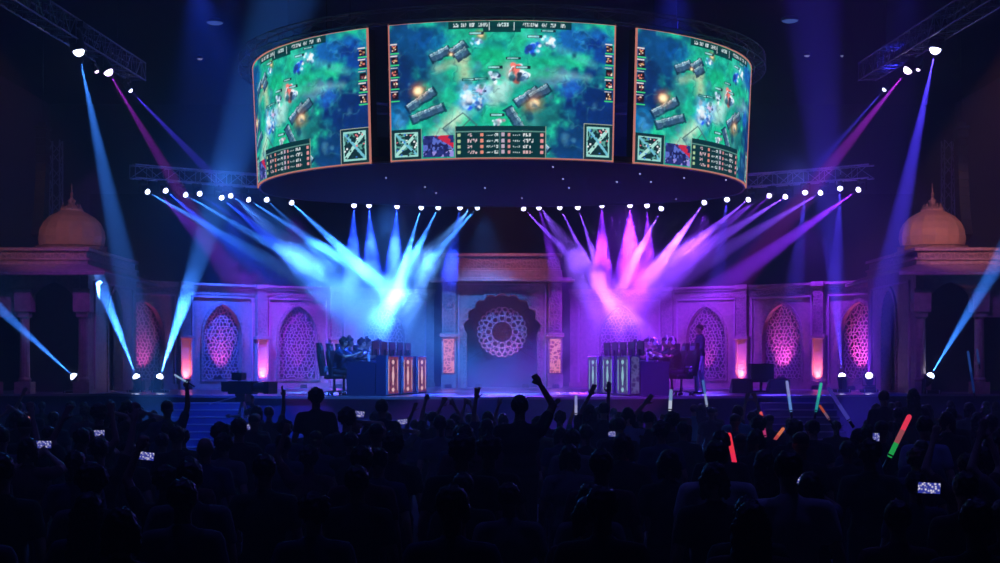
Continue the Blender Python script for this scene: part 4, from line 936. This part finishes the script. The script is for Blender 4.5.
KP(590, 405, 12, 'long', 'black', 'spectator clapping with both hands spread high under the right desk', [('L', 592, 383, 'flat'), ('R', 609, 385, 'flat')])
KP(604, 403, 12, 'short', 'black', 'spectator with short hair between the spread clapping hands and the right desk corner')
KP(628, 408, 13, 'bob', 'pale blue', 'spectator in a pale top with bobbed hair below the right desk end panel')
KP(649, 412, 13, 'short', 'black', 'spectator holding up one relaxed hand below the right desk end panel', [('L', 645, 397, 'relaxed')])
k_s2 = KP(672, 413, 14, 'puffy', 'black', 'spectator holding a whitish light stick straight up below the right gaming chair', [('R', 670, 411, 'grip')])
KP(694, 405, 9, 'short', 'cyan', 'spectator in a cyan shirt in front of the standing host')
k_s3 = KP(701, 404, 9, 'long', 'black', 'spectator with long hair lifting a pale blue light stick in front of the standing host', [('R', 706, 408, 'grip')])
KP(738, 406, 12, 'short', 'cyan', 'spectator in a cyan shirt looking on below the stage speaker')
KP(752, 412, 11, 'short', 'black', 'spectator with both forearms raised below the stage speaker', [('L', 747, 389, 'open'), ('R', 755, 389, 'open')])
KP(99, 405, 16, 'puffy', 'black', 'spectator holding a phone above the right shoulder at the foot of the left pavilion column', [('R', 113, 405, 'grip')])
KP(127, 401, 13, 'long', 'black', 'spectator with long hair filming the stage left of the capped one', [('R', 143, 405, 'grip'), ('L', 138, 410, 'grip')])
KP(14, 412, 11, 'short', 'navy', 'spectator with both arms up at the far left edge of the crowd', [('L', 5, 408, 'open'), ('R', 15, 405, 'open')])
KP(31, 403, 10, 'short', 'black', 'spectator at the left edge of the crowd with an arm stretched up', [('L', 22, 391, 'open')])
KP(177, 427, 17, 'short', 'black', 'spectator with square short hair behind the capped one with the stick')
KP(205, 437, 20, 'bald', 'navy', 'bald spectator in the gap of the crowd before the left steps')
KP(220, 424, 17, 'puffy', 'black', 'spectator with full hair left of the square-headed one by the left steps')
KP(239, 419, 17, 'short', 'black', 'spectator with short hair directly below the broadcast camera')
KP(351, 433, 17, 'short', 'black', 'spectator with short dark hair holding a bright phone in mid crowd, left of centre', [('R', 366, 447, 'grip'), ('L', 360, 450, 'grip')])
KP(393, 434, 20, 'puffy', 'black', 'spectator with a big round head of hair behind the phone holder under the left desk')
KP(462, 437, 24, 'puffy', 'black', 'spectator with a large mop of hair in mid crowd just left of centre', build=1.1)
KP(573, 430, 17, 'short', 'grey', 'spectator in a grey shirt in mid crowd below the clapping hands')
KP(614, 420, 13, 'tail', 'black', 'spectator with a ponytail holding a bright phone in mid crowd, right of centre', [('R', 616, 430, 'grip'), ('L', 611, 433, 'grip')])
KP(190, 462, 28, 'short', 'grey', 'broad-shouldered spectator in a grey shirt near the camera on the left', build=1.12)
KP(75, 452, 22, 'tail', 'navy', 'spectator in a navy shirt with a ponytail near the camera at the left edge')
KP(357, 467, 27, 'short', 'black', 'spectator in black near the camera, left of centre')
KP(509, 484, 27, 'short', 'grey', 'rounded shoulders of a spectator in a grey shirt at the bottom centre of the crowd', build=1.05)
KP(590, 484, 27, 'bob', 'grey', 'bob-haired spectator in a grey shirt near the camera, right of centre')
KP(717, 442, 25, 'short', 'white', 'spectator in a white shirt with broad shoulders in front of the red light stick', build=1.12)
KP(789, 452, 29, 'short', 'white', 'spectator in a white shirt close to the camera below the orange light stick', build=1.15)
KP(858, 430, 17, 'long', 'navy', 'long-haired spectator in navy left of the red and green light stick')
KP(925, 417, 17, 'short', 'pale blue', 'spectator in a pale shirt right of the red and green light stick')
KP(950, 424, 14, 'short', 'cyan', 'spectator in a cyan shirt below the right dome pavilion')
KP(990, 438, 16, 'short', 'pale blue', 'spectator in a pale blue shirt at the right edge of the crowd')
KP(913, 389, 11, 'long', 'black', 'spectator raised above the others before the right pavilion columns', riser=True)
KP(884, 391, 11, 'short', 'black', 'spectator raised above the others beside the small white floor lamp', riser=True)

# the rest of the audience: one figure of each kind, then copies
VAR = [('short', 'short', {}, 'short hair'), ('puff', 'puffy', {}, 'bushy hair'), ('long', 'long', {}, 'long hair'), ('tail', 'tail', {}, 'a ponytail'), ('bob', 'bob', {}, 'bobbed hair'), ('bun', 'bun', {}, 'a hair bun'),
       ('armR', 'short', {'R': ((.30, .10, 1.92), 'open', (1, -.1, -.3))}, 'the right arm raised'), ('fistL', 'puffy', {'L': ((-.24, .12, 1.88), 'fist', (-1, -.1, -.3))}, 'the left fist raised'),
       ('both', 'short', {'L': ((-.26, .14, 1.84), 'open', (-1, 0, -.3)), 'R': ((.28, .14, 1.86), 'open', (1, 0, -.3))}, 'both hands in the air'), ('phone', 'bob', {'L': ((-.05, .36, 1.56), 'grip', (-1, -.1, -.6)), 'R': ((.09, .36, 1.58), 'grip', (1, -.1, -.6))}, 'a phone in both hands'),
       ('cap', 'cap', {}, 'a cap')]
VM = [person_meshes(dict(hair=hr, **ps), .013 if ps else .017) for _, hr, ps, _ in VAR]
cols = ['black', 'black', 'black', 'navy', 'navy', 'grey', 'maroon', 'dark green', 'black']
cnt = 0; phones = []
rows = [7.4, 8.4, 9.5, 10.7, 12.0, 13.4, 14.9, 16.5, 18.3, 20.2, 22.2, 24.3, 26.4, 28.5, 30.3]
rown = ['nearest the camera', 'second row', 'third row', 'fourth row', 'fifth row', 'mid crowd', 'mid crowd', 'mid crowd', 'centre rows', 'centre rows', 'far crowd', 'far crowd', 'farther crowd', 'close to the stage', 'at the stage']
LM = [(70, 'the left dome'), (130, 'the left side arch'), (185, 'the leftmost niche'), (245, 'the left steps'), (300, 'the broadcast camera'), (350, 'the left gaming chairs'), (430, 'the left desk'), (475, 'the left gate pillar'), (530, 'the gate arch'), (575, 'the right gate pillar'), (635, 'the right desk'), (690, 'the right gaming chairs'), (740, 'the standing host'), (790, 'the stage speaker'), (845, 'the right steps'), (890, 'the rightmost niche'), (945, 'the right dome'), (2000, 'the right edge')]
for ri, Yr in enumerate(rows):
    hw = .345*Yr; sp_ = .78 if ri < 9 else .98; n = int(2*hw/sp_)+1
    for i in range(n):
        x = -hw+(i+.5*(ri % 2))*sp_+rnd.uniform(-.16, .16); Y = Yr+rnd.uniform(-.25, .25)
        if rnd.random() < .06: continue
        if any(abs(x-a) < .50 and abs(Y-b_) < .50 for a, b_ in placed): continue
        u = 502+F*x/Y; vi = rnd.randrange(len(VAR)) if rnd.random() < .85 else 0
        sc = rnd.uniform(.90, 1.02); vt = 365+F*(EYE-1.745*sc)/Y; sl = skyline(u)
        if VAR[vi][2] and vt < sl+22: vi = rnd.choice([0, 1, 2, 3, 4, 5, 10])
        if VAR[vi][2] and ri < 3: vi = rnd.choice([0, 1, 3, 4])
        if vt < sl-1.5:
            sc = (EYE-(sl-365)/F*Y)/1.745
            if sc < .84: continue
        cl = rnd.choice(cols); placed.append((x, Y)); cnt += 1
        side = 'at the left' if u < 250 else 'left of centre' if u < 500 else 'right of centre' if u < 750 else 'at the right'
        lm = [w_ for u_, w_ in LM if u < u_][0]
        lb = f'spectator with {VAR[vi][3]}, {rown[ri]}, in line with {lm}'
        put_person(VM[vi], (x, Y, 0), R(rnd.uniform(-10, 10)), sc, rnd.randrange(3), cl, lb, 'spectators in the dark crowd')
        if VAR[vi][0] == 'phone': phones.append((Vector((x, Y, 0)), sc, lm, rown[ri]))
print('fillers', cnt, 'total', len(placed))

# phones
phs = emis('phone_picture', (.30, .30, .75), 1.0)
m_ = bpy.data.materials.new('phone_live_view'); m_.use_nodes = True; nt = m_.node_tree; nt.nodes.clear(); o_ = nt.nodes.new('ShaderNodeOutputMaterial'); e_ = nt.nodes.new('ShaderNodeEmission'); v_ = nt.nodes.new('ShaderNodeTexVoronoi'); v_.inputs['Scale'].default_value = 55; t_ = nt.nodes.new('ShaderNodeTexCoord')
r_ = nt.nodes.new('ShaderNodeValToRGB'); r_.color_ramp.elements[0].color = (.9, .85, 1, 1); r_.color_ramp.elements[1].color = (.03, .04, .35, 1); r_.color_ramp.elements[0].position = .15; r_.color_ramp.elements[1].position = .5
nt.links.new(t_.outputs['Object'], v_.inputs['Vector']); nt.links.new(v_.outputs[0], r_.inputs[0]); nt.links.new(r_.outputs[0], e_.inputs[0]); nt.links.new(e_.outputs[0], o_.inputs[0]); e_.inputs[1].default_value = .9
PB = MB().box((0, 0, 0), (.155, .010, .078)).mesh('phone_body'); PB.materials.append(blackp); PS = MB().box((0, -.0058, 0), (.142, .0016, .068)).mesh('phone_screen'); PS.materials.append(m_)
def phone(loc, label, tilt=0, dim=False):
    r = thing('phone', label, 'phone', loc, 0, 'phones held up by the audience'); r.rotation_euler = (0, tilt, 0); link('phone_body', PB, None, r); link('phone_screen', PS, None, r)
def atp(u, v, k, dy=-.0): return P(u, v, k['Y']+.12+dy)
phone(atp(358, 414, k_ph1, -.06), 'lit phone held up by the spectator below the left desk end panel', .1)
phone(atp(402, 422, k_ph2, -.06), 'bright phone held up under the left desk panels', -.1)
phone(P(368, 451, 14.8), 'bright blue phone screen in mid crowd, left of centre')
phone(P(614, 434, 19.6), 'bluish phone screen in mid crowd, right of centre')
phone(P(929, 488, 9.5), 'bright blue phone screen near the camera at the right', .05)
phone(P(876, 440, 15.5), 'small phone screen left of the red and green light stick', PI/2)
phone(P(146, 456, 13.0), 'pale phone screen in the crowd at the left', .1)
phone(P(251, 427, 20.5), 'pinkish phone screen directly below the broadcast camera')
for p_, s_, sd, rn in phones: phone(p_+Vector((.02, .43, 1.67))*s_, f'phone held up by a spectator, {rn}, in line with {sd}')

# light sticks
def stick(u1, v1, u2, v2, Y, w, cols_, label, hand_part=True):
    """tube from its lit tip (u1, v1) to the grip (u2, v2); cols_ from the tip down"""
    a, b = P(u1, v1, Y), P(u2, v2, Y); t = thing('light_stick', label, 'light stick', b, 0, 'light sticks raised in the crowd'); a = a-b; n = len(cols_); w *= .8; cols_ = [(c_, s_*.8) for c_, s_ in cols_]
    for i, (c, s_) in enumerate(cols_):
        MB().cap(a*(1-i/n), a*(1-(i+1)/n), w/2, w/2, 12).obj('tube', emis('stick_glow', c, s_), t, smooth=True)
    MB().tube((0, 0, 0), -a.normalized()*.12, w*.42, n=10).tube((0, 0, 0), a.normalized()*.015, w*.58, n=10).obj('grip', blackp, t)
stick(787, 382, 791, 411, 22, .055, [((.30, .32, .8), 1.0), ((.15, .35, .9), .9)], 'pale blue light stick standing upright right of the stage speaker')
stick(821, 384, 816, 411, 22, .055, [((.05, .7, .5), .9), ((.03, .45, .5), .8)], 'green light stick held upright below the rightmost niches')
stick(829, 389, 849, 420, 20, .065, [((.08, .05, .6), .5), ((.10, .09, .8), .55)], 'violet-blue light stick leaning left, right of the green one')
stick(761, 413, 765, 436, 20, .055, [((1, .12, .12), .9), ((.7, .05, .25), .8)], 'red light stick held upright in front of the spectator rows at the right')
stick(783, 429, 773, 442, 19, .055, [((1, .25, .12), .8), ((.8, .10, .10), .7)], 'short orange light stick tilted right, beside the red upright one')
stick(729, 435, 736, 470, 13.5, .055, [((1, .04, .08), 1.1), ((1, .03, .10), 1.1)], 'bright red light stick above the shoulder of the spectator in white')
stick(909, 417, 890, 456, 13, .058, [((1, .05, .12), 1.0), ((.55, .12, .16), .7), ((.02, .45, .10), .9)], 'long light stick glowing red at the tip and green at the grip')
stick(820, 406, 829, 419, 20, .045, [((.8, .12, .06), .6), ((.4, .2, .35), .5)], 'short dim orange light stick between the green and violet ones')
stick(671, 391, 670, 410, 19.5, .055, [((.25, .40, .8), .9), ((.7, .75, 1), .9)], 'whitish light stick held straight up below the right gaming chair')
stick(703, 381, 707, 406, 27, .055, [((.10, .25, .8), .8), ((.45, .55, .9), .8)], 'thin pale blue light stick in front of the standing host')
stick(576, 396, 576, 414, 24, .055, [((.35, .35, .9), .9), ((.5, .5, .9), .9)], 'pale violet light stick raised below the right desk')
stick(30, 414, 31, 428, 17, .05, [((.8, .25, .25), .7), ((.25, .12, .5), .4)], 'small reddish light stick at the left edge of the crowd')
stick(968, 352, 974, 392, 30, .06, [((.03, .12, .6), .5), ((.01, .05, .35), .4)], 'long dim blue light stick raised before the right pavilion')
stick(977, 350, 979, 363, 30, .06, [((.04, .10, .5), .4)], 'short dim blue light stick raised at the far right')
stick(175, 375, 187, 382, F*.178/14-.0, .03, [((.35, .55, .9), .9)], 'thin white stick in the raised hand of the spectator in a cap')

# ------------------------------------------------------------------ smoke drifting behind the desks
def smoke(label, c, r, dens, sc_, lo, hi, off=(0, 0, 0), step=None):
    m = bpy.data.materials.new('smoke'); m.use_nodes = True; nt = m.node_tree; nt.nodes.clear(); N_ = nt.nodes.new; Lk = nt.links.new
    o = N_('ShaderNodeOutputMaterial'); s = N_('ShaderNodeVolumeScatter'); tc = N_('ShaderNodeTexCoord'); nz = N_('ShaderNodeTexNoise'); nz.inputs['Scale'].default_value = sc_; nz.inputs['Detail'].default_value = 3.5; nz.inputs['Roughness'].default_value = .55; nz.inputs['Distortion'].default_value = .6
    mp = N_('ShaderNodeMapping'); mp.inputs['Location'].default_value = off; mp.inputs['Scale'].default_value = (r[0], r[1], r[2]); Lk(tc.outputs['Object'], mp.inputs[0]); Lk(mp.outputs[0], nz.inputs['Vector'])
    mr = N_('ShaderNodeMapRange'); mr.inputs[1].default_value = lo; mr.inputs[2].default_value = hi; mr.inputs[3].default_value = 0; mr.inputs[4].default_value = dens; Lk(nz.outputs[0], mr.inputs[0])
    ln = N_('ShaderNodeVectorMath'); ln.operation = 'LENGTH'; Lk(tc.outputs['Object'], ln.inputs[0]); fa = N_('ShaderNodeMapRange'); fa.interpolation_type = 'SMOOTHSTEP'; fa.inputs[1].default_value = 1; fa.inputs[2].default_value = .35; fa.inputs[3].default_value = 0; fa.inputs[4].default_value = 1; Lk(ln.outputs['Value'], fa.inputs[0])
    mu = N_('ShaderNodeMath'); mu.operation = 'MULTIPLY'; Lk(mr.outputs[0], mu.inputs[0]); Lk(fa.outputs[0], mu.inputs[1]); Lk(mu.outputs[0], s.inputs['Density']); s.inputs['Anisotropy'].default_value = .2; s.inputs['Color'].default_value = (1, 1, 1, 1); Lk(s.outputs[0], o.inputs['Volume'])
    ob = MB().ell((0, 0, 0), (1, 1, 1), 24).obj('smoke', m); ob.location = c; ob.scale = r
    return tag(ob, label, 'smoke', None, 'stuff')
smoke('bright blue smoke cloud above and behind the left team desk', P(388, 285, 42.4), (3.0, 2.2, 2.2), .5, .75, .40, .68)
smoke('pale purple smoke cloud above and behind the right team desk', P(630, 275, 42.6), (3.3, 2.2, 2.3), .34, .8, .38, .70, (4, 1, 2))
smoke('blue and violet smoke drifting over the left palace wing', P(305, 283, 41.2), (2.9, 1.8, 1.6), .9, .9, .42, .70, (9, 3, 1))

smoke('thin blue smoke around the two floor lamps before the leftmost niche', P(155, 318, 39.6), (2.3, 1.0, 1.9), .16, 1.0, .36, .66, (2, 7, 3))
# ------------------------------------------------------------------ broad washes: added spots without fixtures
wash((-8, 44, 6.8), (-8.0, 46.5, 1.5), (.02, .08, 1), 6000, 75); wash((-6.2, 44.4, 6.9), (-6.6, 48, 2), (.24, .025, 1), 3600, 62)
wash((-3.5, 44.6, 6.9), (-3.2, 48, 1.6), BLUE, 3000, 72); wash((-.5, 44.7, 7), (-.6, 48, 2), BLUE, 2200, 60)
wash((3.2, 44.6, 6.9), (3.0, 48, 1.6), PUR, 3000, 75); wash((6, 44.4, 6.9), (6, 47, 1.6), (.22, .025, 1), 3600, 75); wash((9, 43.6, 6.8), (9.5, 44, 1.5), (.2, .02, 1), 2600, 70)
wash((-2.5, 33, 6.0), (-3, 36, ST), BLUE, 2500, 90); wash((2.8, 33, 6.0), (3, 36, ST), PUR, 2500, 90)
wash((-6, 29, 10), (-5, 34, 1), DBLUE, 5500, 55); wash((3.5, 29, 10), (2, 34, 1), (.03, .04, 1), 4500, 55)
wash((-9.5, 24, 9.2), (-12.1, 40.0, 6.0), WARM, 1900, 15, .4); wash((9.5, 24, 9.2), (12.1, 40.0, 5.9), WARM, 5600, 15, .4)
wash((-9.4, 34.5, 7.0), (-11.5, 38.5, 3.5), (.3, .06, 1), 450, 50); wash((9.4, 34.5, 7.0), (11.5, 38.5, 3.5), (.25, .05, .9), 450, 50)
wash((0, 44.2, 10), (0, 47.35, 5.9), (1, .28, .55), 1200, 46)
wash((-6, 33, 12.6), (-6.6, 36, 2), DBLUE, 9000, 16); wash((9.3, 33, 12.6), (9, 38, 2), (.03, .03, 1), 7000, 18)
# added spots, no fixtures: rim light on the heads and shoulders of the audience
for x, c in ((-7.5, BLUE), (-2.5, (.06, .12, 1)), (3, (.16, .10, 1)), (8, (.12, .12, 1))): wash((x, 40.5, 7.6), (x*.5, 14, 1), c, 2500, 45, size=.1)
for x, y in ((-4.5, 12), (4.5, 12), (-7, 21), (7, 21)): wash((x, y, 12.9), (x, y+.5, 0), (.10, .10, 1), 280, 100, size=.2)  # unseen overhead spots added to brighten shoulder tops in the crowd
# softer, wider spots added to make the smoke over the two desks glow
wash((-7.5, 42.4, 7.0), P(335, 290, 42), (.06, .25, 1), 34000, 24, size=.03); wash((-1, 44.6, 7.0), P(395, 305, 42), (.10, .32, 1), 34000, 22, size=.03); wash((-9.4, 41.2, 7.0), P(262, 300, 42.5), (.24, .03, 1), 20000, 22, size=.03)
wash((7.2, 42.5, 7.0), P(640, 290, 42), (.22, .04, 1), 24000, 24, size=.03); wash((1.2, 44.6, 7.0), P(600, 295, 42), (.24, .08, 1), 22000, 22, size=.03)
